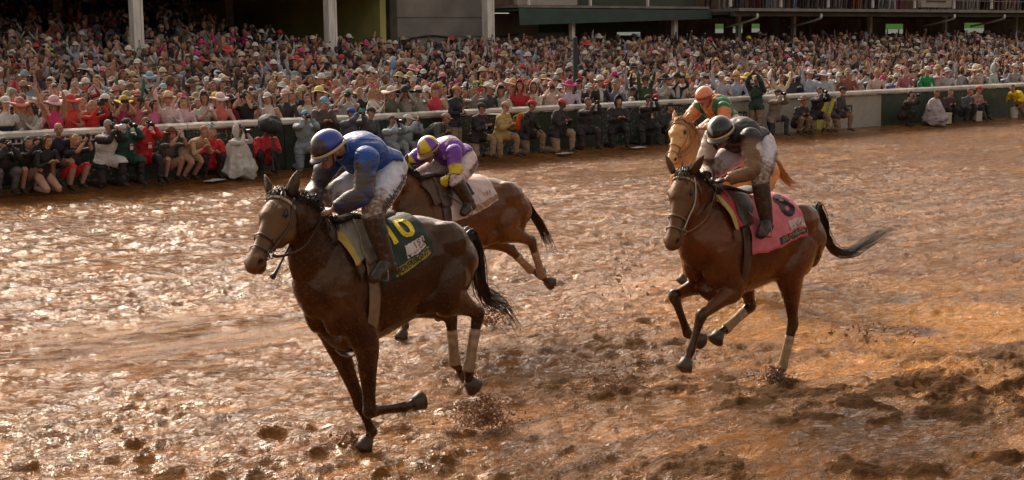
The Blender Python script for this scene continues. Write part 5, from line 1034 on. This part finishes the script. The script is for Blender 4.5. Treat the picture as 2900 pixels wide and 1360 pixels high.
# the rest of the crowd, further back: one mass
def tri(F): return [t for f in F for t in ((f[0], f[i], f[i+1]) for i in range(1, len(f)-1))]
def lowp(arms, hat, var, legs=False):
    J = joints('stand', arms, var); mb = MB(); J['A'] = frame(J['face'], J['up']); H = J['head']; A = J['A']; at = lambda x, y, z: H+A.T@a3(x, y, z); zs = []
    def ad(VF, z): zs.extend([z]*len(VF[0])); mb.add(VF[0], VF[1])
    up = unit(J['chest']-J['pelvis']); ad(loft([J['pelvis']-up*.25, J['pelvis'], J['chest'], J['neck']-up*.03, J['neck']], [(.16, .12), (.155, .12), (.18, .125), (.14, .09), (.05, .05)], n=8, sub=1), 2)
    ad(ball(at(.01, 0, -.01), (.088, .076, .118), 8, A), 0)
    if hat != 'hood': ad(ball(at(-.02, 0, .035), (.092, .085, .10), 8, A), 1)
    for s in 'LR':
        ad(loft([J['sh'+s], J['el'+s]], [.056, .042], n=6, sub=1), 3); ad(loft([J['el'+s], J['ha'+s]], [.040, .026], n=6, sub=1), 4); ad(ball(J['ha'+s], (.04, .03, .045), 6), 5)
    if legs:
        for s in 'LR': ad(loft([J['hip'+s], J['kn'+s], J['an'+s], J['to'+s]], [.09, .06, .04, .04], n=6, sub=1), 6)
    if hat:
        n0 = len(mb.V); g = hat_geo(hat, J, random.Random(var)); ad((g.V, g.F), 9)
    if arms == 'phone': b = MB(); b.box(tuple((J['haL']+J['haR'])/2+a3(.02, 0, .02)), (.01, .14, .075)); ad((b.V, b.F), 10)
    return np.array(mb.V), np.array(tri(mb.F)), np.array(zs)
LT = {}; VV = []; FF = []; CC = []; base = 0
extra = []
for k in range(170):   # people on the upper balcony
    u = rnd.uniform(35.5, 66); 
    if 47 < u < 50.5 or 60 < u < 64.5: continue
    extra.append((0, u, 14+rnd.uniform(-1.4, 1.6), 99))
for k, (d, u, v, row) in enumerate(spots[NI:]+extra):
    r = random.Random(k*11+5); cn, cc, _w = wc(r, PAL); hk = wc(r, HATS, 1)[0]; hn, hc, _w = wc(r, HPAL); pa = wc(r, POS, 1)[0]
    key = (pa, hk, r.randrange(2), row == 99)
    if key not in LT: LT[key] = lowp(*key)
    V, F, z = LT[key]; sk = SKINS[r.choice((0, 1, 1, 2, 3, 4, 5))]; hair = r.choice((HB, HBR, HBR, (.2, .17, .15), HBL)); top = np.array(cc)*r.uniform(.8, 1.1); ar = sk if r.random() < .35 else top
    if hk == 'hood': hc = top
    C = np.empty((len(V), 3)); 
    for zz, c in ((0, sk), (1, hair), (2, top), (3, ar if r.random() < .5 else top), (4, ar), (5, sk), (6, top*.5), (9, hc), (10, (.015, .015, .02))): C[z == zz] = c
    rz = facing(u, v, r); s = r.uniform(.88, 1.08); c_, s_ = math.cos(rz)*s, math.sin(rz)*s; p = uvp(u, v, 4.14 if row == 99 else zg(u, v))
    VV.append(np.c_[V[:, 0]*c_-V[:, 1]*s_+p.x, V[:, 0]*s_+V[:, 1]*c_+p.y, V[:, 2]*s+p.z]); FF.append(F+base); CC.append(C); base += len(V)
VV, FF, CC = np.vstack(VV).astype(np.float32), np.vstack(FF).astype(np.int32), np.vstack(CC)
me = bpy.data.meshes.new('crowd'); me.vertices.add(len(VV)); me.vertices.foreach_set('co', VV.ravel()); me.loops.add(FF.size); me.loops.foreach_set('vertex_index', FF.ravel()); me.polygons.add(len(FF)); me.polygons.foreach_set('loop_start', np.arange(0, FF.size, 3, dtype=np.int32)); me.polygons.foreach_set('use_smooth', np.ones(len(FF), bool)); me.update(calc_edges=True)
a = me.color_attributes.new('Col', 'FLOAT_COLOR', 'POINT'); a.data.foreach_set('color', np.c_[CC, np.ones(len(CC))].astype(np.float32).ravel())
o = bpy.data.objects.new('crowd', me); COL.objects.link(o); me.materials.append(M['crowd']); tag(o, 'dense crowd of spectators filling the terraces and the balcony behind', 'crowd', kind='stuff')
print('crowd', len(spots), 'individuals', NI+len(FRONT)+len(RAILSIDE)+4, 'objects', len(bpy.data.objects))
# poses (metres, in each horse's own frame)
def rider(pel, neck, head, hipL, knL, anL, toL, knR, anR, toR, shL, shR, elL, elR, haL, haR, face, up, chest=None, hipR=None):
    pel, neck = a3(*pel), a3(*neck); return dict(pelvis=pel, neck=neck, chest=a3(*chest) if chest else pel+(neck-pel)*.62+a3(0, 0, .045), head=a3(*head), hipL=a3(*hipL), hipR=a3(*(hipR or (hipL[0], -hipL[1], hipL[2]))),
      knL=a3(*knL), anL=a3(*anL), toL=a3(*toL), knR=a3(*knR), anR=a3(*anR), toR=a3(*toR), shL=a3(*shL), shR=a3(*shR), elL=a3(*elL), elR=a3(*elR), haL=a3(*haL), haR=a3(*haR), face=a3(*face), up=a3(*up))
WHITE = (.62, .60, .58)
def pts(*p): return [a3(*q) for q in p]
# --- the leader: number 10, blue silks
QL, HDL = (-.96, 9.67), 227
JL = rider((-.15, 0, 1.95), (.20, 0, 2.09), (.35, .02, 2.10), (-.12, .10, 1.90), (.24, .30, 1.69), (.15, .34, 1.36), (.30, .36, 1.27), (.20, -.30, 1.69), (.09, -.34, 1.36), (.24, -.36, 1.27),
  (.17, .19, 2.04), (.14, -.18, 2.04), (.30, .29, 1.81), (.22, -.27, 1.83), (.45, .09, 1.70), (.44, -.08, 1.72), (.84, -.22, -.50), (.48, -.05, .88), chest=(.05, 0, 2.055))
DL = dict(w=.18, k=.88, dz=.0, slope=-.03, poll=a3(.74, .03, 1.80), muz=a3(1.13, .20, 1.42), hl=a3(0, 0, 0), seed=3,
  earL=pts((.72, .095, 1.86), (.69, .12, 1.99)), earR=pts((.79, -.05, 1.87), (.78, -.10, 1.96)),
  foreR=pts((.20, -.15, .80), (.01, -.13, .31), (-.08, -.12, .10), (-.03, -.12, .055), (.02, -.12, -.03)),
  foreL=pts((.20, .17, .78), (.17, .15, .34), (-.14, .15, .31), (-.235, .15, .315), (-.33, .15, .33)),
  hindL=pts((-.52, .20, 1.04), (-.86, .17, .86), (-.77, .15, .46), (-.78, .15, .37), (-.85, .15, .30)),
  hindR=pts((-.52, -.20, .98), (-.90, -.15, .79), (-.92, -.14, .44), (-.99, -.14, .37), (-1.06, -.13, .32)),
  tail=pts((-.98, 0, 1.40), (-1.04, 0, 1.25), (-1.05, 0, 1.06), (-1.12, 0, .92), (-1.27, 0, .86), (-1.38, 0, .74), (-1.45, 0, .62)), tailspread=.055,
  hands=(a3(.47, .09, 1.68), a3(.46, -.08, 1.70)), footL=a3(.20, .35, 1.27), footR=a3(.14, -.35, 1.27),
  cloth=dict(len=.50, drop=.56, col=(.010, .028, .015), mud=.34, pad=(.30, .28, .22), padedge=(.50, .36, .08), flap=(.20, .17, .12), girth=(.20, .14, .09),
    decals=[('text', 'number', '10', .31, -.10, .22, (.75, .55, .01), .0, .031, .008, .92), ('panel', 'race_patch', -.085, -.265, .365, .475, (.55, .48, .44)),
      ('text', 'patch_lettering', '151', .075, -.215, .41, (.30, .03, .04), 0, .031), ('text', 'patch_small_print', 'KENTUCKY  DERBY', .022, -.17, .457, (.12, .05, .05), 0, .031),
      ('panel', 'name_strip', .03, -.285, .49, .56, (.30, .20, .02)), ('text', 'name_lettering', 'SOVEREIGNTY', .062, -.135, .525, (.015, .03, .015), 0, .031, .002, .78)]))
blueh = lambda d: np.where((d[:, :1] > .30), np.array([[.030, .024, .030]]), np.array([[.015, .045, .30]]))*(1-.45*(abs(d[:, 1:2]) < .012)*1.)
CL = dict(skin=(.36, .19, .12), silk=(.002, .058, .30), silkmud=.10, breech=(.60, .62, .70), helm=blueh, peak=(.02, .02, .06), band=(.55, .42, .22), hem=-.0, brmud=.20, armmud=lambda P, J: .26*smoothstep(P[:, 0]+.7*(2.0-P[:, 2]), .12, .30)*(P[:, 2] > 1.78))
def blue_sleeve(P, c, J):
    k = (vnorm(P-J['shR']) < .0); fr = smoothstep(P[:, 0]*.8-P[:, 2]*.9, -1.70, -1.46); fr = fr*(nz(P, 9, 2) > .40); c[:] = c*(1-.80*fr[:, None])+np.array([.035, .028, .02])*.80*fr[:, None]; return c
CL['silkf'] = blue_sleeve
CL['text'] = [('Hildebrandt', .085, (JL['hipL']*.52+JL['knL']*.48)+a3(0, .02, .0), JL['hipL']-JL['knL'], a3(-.15, 1, -.1))]
horse(QL, HDL, DL, 'dark brown racehorse in the lead with black and yellow number 10 cloth', dict(coat=(.030, .012, .007), dark=(.013, .008, .006), face=(.12, .066, .032), hair=(.010, .007, .006), hoof=(.05, .030, .018), bandage=(.30, .20, .12), bridle=(.05, .03, .02), brow=(.45, .36, .24), ear=(.03, .018, .012), mud=-.05))
jl, _ = jockey(QL, HDL, JL, 'jockey in blue silks, blue helmet and white breeches crouched on the leading horse', CL)
# --- number 8, black and white silks
QE, HDE = (2.11, 11.72), 222
JE = rider((.21, 0, 1.95), (.55, 0, 2.05), (.67, .03, 2.06), (.22, .10, 1.92), (.52, .30, 1.68), (.47, .33, 1.36), (.60, .37, 1.27), (.50, -.30, 1.68), (.42, -.34, 1.36), (.55, -.36, 1.27),
  (.50, .19, 2.02), (.49, -.19, 2.0), (.58, .28, 1.76), (.52, -.28, 1.78), (.73, .07, 1.69), (.72, -.06, 1.68), (.86, .26, -.45), (.5, .0, .87), chest=(.40, 0, 2.03))
DE = dict(w=.60, k=.95, dz=-.02, slope=.07, poll=a3(1.07, .02, 1.74), muz=a3(1.38, .15, 1.24), seed=5,
  earL=pts((1.05, .085, 1.79), (1.01, .15, 1.91)), earR=pts((1.13, -.06, 1.79), (1.14, -.12, 1.91)),
  foreR=pts((.66, -.15, .86), (1.02, -.14, .80), (.87, -.13, .48), (.78, -.12, .43), (.70, -.12, .39)),
  foreL=pts((.66, .17, .84), (1.02, .14, .68), (1.12, .12, .42), (1.165, .12, .345), (1.21, .12, .27)),
  hindR=pts((.14, -.17, .90), (.06, -.15, .59), (.40, -.13, .45), (.49, -.13, .42), (.56, -.12, .35)),
  hindL=pts((-.02, .19, .90), (-.13, .14, .45), (-.02, .12, .10), (.02, .12, .05), (.06, .12, -.03)),
  tail=pts((-.62, 0, 1.37), (-.70, 0, 1.27), (-.75, 0, 1.12), (-.88, 0, .98), (-1.08, 0, .93), (-1.34, 0, .98), (-1.62, 0, 1.05), (-1.80, 0, 1.10)), tailspread=.014,
  hands=(a3(.75, .07, 1.67), a3(.74, -.06, 1.66)), footL=a3(.50, .35, 1.27), footR=a3(.46, -.35, 1.27),
  cloth=dict(len=.68, drop=.62, lift=.20, col=(.60, .15, .19), mud=.24, pad=(.42, .05, .05), padedge=(.48, .33, .10), flap=(.04, .03, .02), girth=(.05, .03, .02),
    decals=[('text', 'number', '8', .38, .075, .275, (.012, .01, .012), 0, .031, .012, .95), ('panel', 'race_patch', .13, -.065, .435, .525, (.58, .50, .46)),
      ('text', 'patch_lettering', '151', .075, -.01, .475, (.35, .03, .05), 0, .031), ('text', 'patch_small_print', 'KENTUCKY  DERBY', .020, .075, .51, (.12, .05, .05), 0, .031),
      ('panel', 'name_strip', .28, -.07, .545, .615, (.035, .028, .022)), ('text', 'name_lettering', 'JOURNALISM', .060, .10, .58, (.28, .19, .12), 0, .031, .002, .85)]))
def helm8(d):
    c = np.tile((.012, .012, .014), (len(d), 1)); st = (abs(np.arctan2(d[:, 1], d[:, 2])+.55) < .30); c[st] = (.42, .50, .52); c[(d[:, 1] < -.70)] = (.05, .035, .03); return c
def silk8(P, c, J):
    a = np.minimum(np.minimum(vnorm(P-J['elL']), vnorm(P-J['elR'])), np.minimum(vnorm(P-(J['haL']+J['elL'])/2), vnorm(P-(J['haR']+J['elR'])/2))); k = smoothstep(-a, -.30, -.19); k[vnorm(P-(J['shL']))<.05]=0
    side = (abs(P[:, 1]) < .165); k[side & (P[:, 2] > 1.83)] = 0
    sl_ = np.where((nz(P, 5, 8, 2) > .44)[:, None], np.array([[.20, .105, .048]]), np.array([[.60, .52, .46]])); c[:] = c*(1-k[:, None])+sl_*k[:, None]; return c
CE = dict(skin=(.20, .105, .065), silk=(.006, .006, .010), silkf=silk8, silkmud=-.02, breech=(.62, .58, .62), helm=helm8, peak=(.05, .04, .03), band=(.50, .36, .16), hem=.02, glove=(.015, .012, .01), brmud=.20, armmud=lambda P, J: .0*(np.minimum(vnorm(P-J['haL']), vnorm(P-J['haR'])) < .42))
CE['text'] = [('HEARTLAND', .05, (JE['hipL']*.5+JE['knL']*.5)+a3(0, .02, 0), JE['knL']-JE['hipL'], a3(-.15, 1, -.1))]
horse(QE, HDE, DE, 'bay racehorse with pink number 8 cloth galloping on the right', dict(coat=(.095, .026, .010), dark=(.020, .010, .007), face=(.14, .068, .030), hair=(.014, .009, .007), hoof=(.055, .034, .02), bandage=(.36, .23, .12), bridle=(.16, .10, .06), brow=(.30, .20, .11), cheek=(.42, .36, .30), ear=(.07, .032, .018), mud=-.06))
jockey(QE, HDE, JE, 'jockey in black silks with white sleeves and striped helmet on the number 8 horse', CE)
# --- number 1, purple and yellow silks
QO, HDO = (-.98, 13.48), 225
JO = rider((-.70, 0, 1.68), (-.40, 0, 1.76), (-.27, .02, 1.79), (-.70, .10, 1.65), (-.36, .29, 1.50), (-.50, .33, 1.28), (-.38, .36, 1.19), (-.38, -.29, 1.50), (-.52, -.33, 1.26), (-.40, -.36, 1.17),
  (-.44, .18, 1.76), (-.42, -.18, 1.76), (-.38, .28, 1.54), (-.20, -.27, 1.62), (-.32, .08, 1.44), (-.18, -.06, 1.44), (.84, .20, -.5), (.5, 0, .85), chest=(-.53, 0, 1.76))
DO = dict(w=-.30, k=1.02, dz=-.10, slope=0, poll=a3(.12, .0, 1.60), muz=a3(.52, .02, 1.17), seed=8,
  earL=pts((.10, .07, 1.65), (.05, .09, 1.77)), earR=pts((.12, -.07, 1.65), (.08, -.10, 1.77)),
  foreR=pts((-.22, -.15, .74), (-.03, -.13, .34), (-.05, -.12, .11), (-.02, -.12, .06), (.02, -.12, -.02)),
  foreL=pts((-.24, .16, .72), (.06, .14, .50), (-.12, .13, .27), (-.20, .13, .25), (-.27, .13, .22)),
  hindL=pts((-1.05, .20, .98), (-1.50, .16, .80), (-1.66, .15, .42), (-1.74, .15, .36), (-1.82, .15, .32)),
  hindR=pts((-1.12, -.19, .88), (-1.52, -.15, .68), (-1.80, -.15, .44), (-1.90, -.15, .41), (-1.98, -.15, .38)),
  tail=pts((-1.50, 0, 1.28), (-1.60, 0, 1.18), (-1.68, 0, 1.06), (-1.80, 0, .92), (-1.88, 0, .78), (-1.95, 0, .64)), tailspread=.042,
  hands=(a3(-.30, .08, 1.42), a3(-.17, -.06, 1.42)), footL=a3(-.46, .35, 1.19), footR=a3(-.48, -.35, 1.18),
  cloth=dict(len=.62, drop=.54, col=(.60, .50, .46), mud=.32, pad=(.10, .06, .04), padedge=(.10, .06, .04), flap=(.05, .03, .02), girth=(.06, .04, .03),
    decals=[('text', 'number', '1', .34, -.62, .23, (.015, .015, .03), 0, .031, .010, 1.1), ('panel', 'race_patch', -.68, -.86, .36, .45, (.55, .45, .38)), ('text', 'patch_lettering', '151', .07, -.80, .40, (.35, .05, .05), 0, .031),
      ('panel', 'name_strip', -.60, -.92, .47, .54, (.30, .18, .09))]))
PUR, YEL = (.16, .035, .34), (.62, .47, .01)
def helm1(d):
    c = np.tile(PUR, (len(d), 1)); a = np.arctan2(d[:, 1], d[:, 0]); c[(a > -.1) & (a < .95)] = YEL; c[(abs(a-2.4) < .4)] = YEL; c[abs(abs(a)-1.45) < .10] = (.62, .50, .30); return c
def silk1(P, c, J):
    for s in 'LR':
        el = J['el'+s]; d1 = vnorm(P-J['sh'+s]); d2 = vnorm(P-el); ar = np.minimum(d2, vnorm(P-(el+J['ha'+s])/2)) < .12
        k = ar | (d1 < .0); chk = ((np.floor((P[:, 2]*9)).astype(int)+np.floor(P[:, 0]*9).astype(int)) % 2 == 0); c[k & chk] = YEL; c[k & ~chk] = (.05, .03, .03)
    bk = (P-J['neck'])@unit(J['pelvis']-J['neck']); w_ = abs(P[:, 1]); ln = ((abs(w_-.075) < .012) & (bk > .02) & (bk < .24)) | ((abs(bk-.05) < .012) & (w_ < .075)); c[ln & (P[:, 2] > 1.70)] = (.60, .52, .40); return c
CO_ = dict(skin=(.25, .13, .08), silk=PUR, silkf=silk1, silkmud=.12, breech=(.62, .50, .47), helm=helm1, peak=(.20, .10, .06), band=(.35, .22, .08), hem=.0, glove=(.02, .016, .014), brmud=.05)
CO_['text'] = [("RUDY'S", .075, (JO['hipL']*.72+JO['knL']*.28)+a3(0, .02, 0), JO['hipL']-JO['knL'], a3(-.3, 1, -.1))]
horse(QO, HDO, DO, 'brown racehorse with muddy white number 1 cloth galloping behind the leader', dict(coat=(.10, .036, .015), dark=(.05, .026, .015), hair=(.016, .009, .007), hoof=(.055, .034, .02), bandage=(.32, .20, .11), bridle=(.10, .06, .04), ear=(.05, .025, .015), mud=.08))
jockey(QO, HDO, JO, 'jockey in purple and yellow silks bent low between the two leading horses', CO_)
# --- the golden horse with the orange-helmeted rider
QG, HDG = (2.33, 16.56), 222
JG = rider((-.22, 0, 1.86), (.10, 0, 2.06), (.20, .02, 2.14), (-.21, .10, 1.84), (.10, .29, 1.64), (.02, .33, 1.34), (.15, .35, 1.25), (.10, -.29, 1.64), (.0, -.33, 1.34), (.13, -.35, 1.25),
  (.06, .19, 2.02), (.06, -.19, 2.02), (.17, .29, 1.83), (.17, -.29, 1.83), (.36, .07, 1.80), (.36, -.06, 1.80), (.93, .18, -.28), (.28, 0, .95))
DG = dict(w=.20, k=1.0, dz=.0, slope=0, poll=a3(.58, .0, 1.86), muz=a3(.90, .14, 1.44), seed=11,
  earL=pts((.55, .07, 1.90), (.50, .10, 2.01)), earR=pts((.60, -.07, 1.90), (.57, -.10, 2.01)),
  foreR=pts((.25, -.15, .82), (.42, -.14, .45), (.34, -.13, .17), (.38, -.13, .10), (.42, -.13, .03)),
  foreL=pts((.25, .16, .82), (.50, .14, .62), (.32, .13, .40), (.23, .13, .38), (.16, .13, .34)),
  hindL=pts((-.55, .2, 1.0), (-.85, .16, .60), (-.72, .15, .24), (-.72, .15, .17), (-.70, .15, .09)),
  hindR=pts((-.55, -.2, 1.0), (-.95, -.16, .68), (-.98, -.15, .32), (-1.04, -.15, .26), (-1.10, -.15, .20)),
  tail=pts((-1.0, 0, 1.40), (-1.12, 0, 1.32), (-1.25, 0, 1.18), (-1.42, 0, 1.06), (-1.66, 0, 1.0)), tailspread=.035,
  hands=(a3(.38, .07, 1.78), a3(.38, -.06, 1.78)), footL=a3(.05, .35, 1.24), footR=a3(.03, -.35, 1.24),
  cloth=dict(len=.55, drop=.50, col=(.50, .16, .03), mud=.2, pad=(.4, .25, .12), padedge=(.5, .3, .12), decals=[]))
def silkg(P, c, J):
    a = np.minimum(vnorm(P-J['elL']), vnorm(P-J['elR'])); k = (a < .22) | (abs(P[:, 1]) < .055); c[k] = (.62, .20, .07); d = np.minimum(vnorm(P-J['haL']), vnorm(P-J['haR'])); c[d < .22] = (.70, .45, .30); return c
CG = dict(skin=(.46, .22, .13), silk=(.02, .16, .05), silkf=silkg, silkmud=-.05, breech=(.70, .56, .50), helm=lambda d: np.where(d[:, 2:3] < -.02, np.array([[.30, .06, .03]]), np.array([[.72, .24, .12]])), peak=(.25, .06, .04), band=(.28, .06, .04), hem=.0, brmud=.0, helmud=-.25)
horse(QG, HDG, DG, 'golden chestnut horse coated in pale mud behind the number 8 horse', dict(coat=(.62, .30, .10), dark=(.50, .26, .10), face=(.78, .47, .20), hair=(.40, .20, .08), hoof=(.08, .05, .03), bridle=(.35, .18, .08), ear=(.5, .25, .09), mud=-.3))
jockey(QG, HDG, JG, 'jockey in orange and green silks with orange helmet on the golden horse', CG)
# whip held by the leading jockey
def place(name, Q, hd, V, F, m, col, label, cat, mud=.2, o0=None, group=None):
    o0 = np.asarray(V).mean(0) if o0 is None else o0; ca, sa = math.cos(RAD(hd)), math.sin(RAD(hd))
    o = mesh(name, np.asarray(V)-o0, F, m, None, col=np.tile(col, (len(V), 1)), mud=mud, loc=(Q[0]+o0[0]*ca-o0[1]*sa, Q[1]+o0[0]*sa+o0[1]*ca, o0[2]), rz=RAD(hd)); return tag(o, label, cat, group)
wh = pts((.36, -.10, 1.80), (.44, -.09, 1.71), (.66, .0, 1.53), (.84, .08, 1.385), (.90, .10, 1.335)); wv, wf = loft(wh, [.009, .012, .008, .009, .020], n=8, sub=3)
place('riding_whip', QL, HDL, wv, wf, M['leather'], (.02, .02, .03), 'dark riding whip in the hand of the blue jockey', 'whip')

# mud thrown up by the hooves
def splash(x, y, rad, ht, n, seed, label, size=.012, z0=.0, dense=1.0, dirx=0):
    r = random.Random(seed); mb = MB()
    for i in range(int(n*1.5)):
        a = r.random()*6.283; q = abs(r.gauss(0, .5)); rr = rad*min(1.5, q); zz = z0+ht*(r.random()**1.5)*math.exp(-(rr/rad)**2*.5)
        s_ = size*(.25+1.5*r.random()**4)*.8; A_ = frame((r.gauss(0, 1), r.gauss(0, 1), r.gauss(0, 1)), (.1, .2, 1)); V, F = ball((rr*math.cos(a)+dirx*zz, rr*math.sin(a), zz), (s_*(1+1.1*r.random()), s_*(.5+.6*r.random()), s_*(.5+.5*r.random())), 6, A_)
        V = V+(nz(V, 45, seed, 2)-.5)[:, None]*s_*1.2; mb.add(V, F)
    o = mb.obj('mud_splash', M['clod'], None, smooth=False, loc=(x, y, 0)); tag(o, label, 'mud splash', 'mud thrown up by the hooves', 'stuff')
splash(-.21, 10.3, .27, .22, 1900, 1, 'thick burst of mud behind the leading horse hind legs', .0085, .02)
splash(-1.14, 9.88, .20, .09, 160, 2, 'mud splashing round the planted front hoof of the leader', .012)
splash(-.24, 14.2, .22, .22, 500, 3, 'mud splash under the tail of the leading horse', .010)
splash(.82, 11.5, .5, .20, 420, 4, 'scattered clods in the air between the two bay horses', .008)
splash(2.12, 11.62, .17, .12, 700, 5, 'mud heaped up round the hind hoof of the number 8 horse', .009)
splash(1.63, 12.3, .40, .5, 120, 6, 'fine mud drops flying below the number 8 horse', .009)
splash(3.3, 13.3, .7, .12, 150, 7, 'loose clods thrown out to the right of the number 8 horse', .013)
splash(1.2, 15.7, .35, .55, 110, 8, 'mud drops in the air left of the number 8 horse', .012)
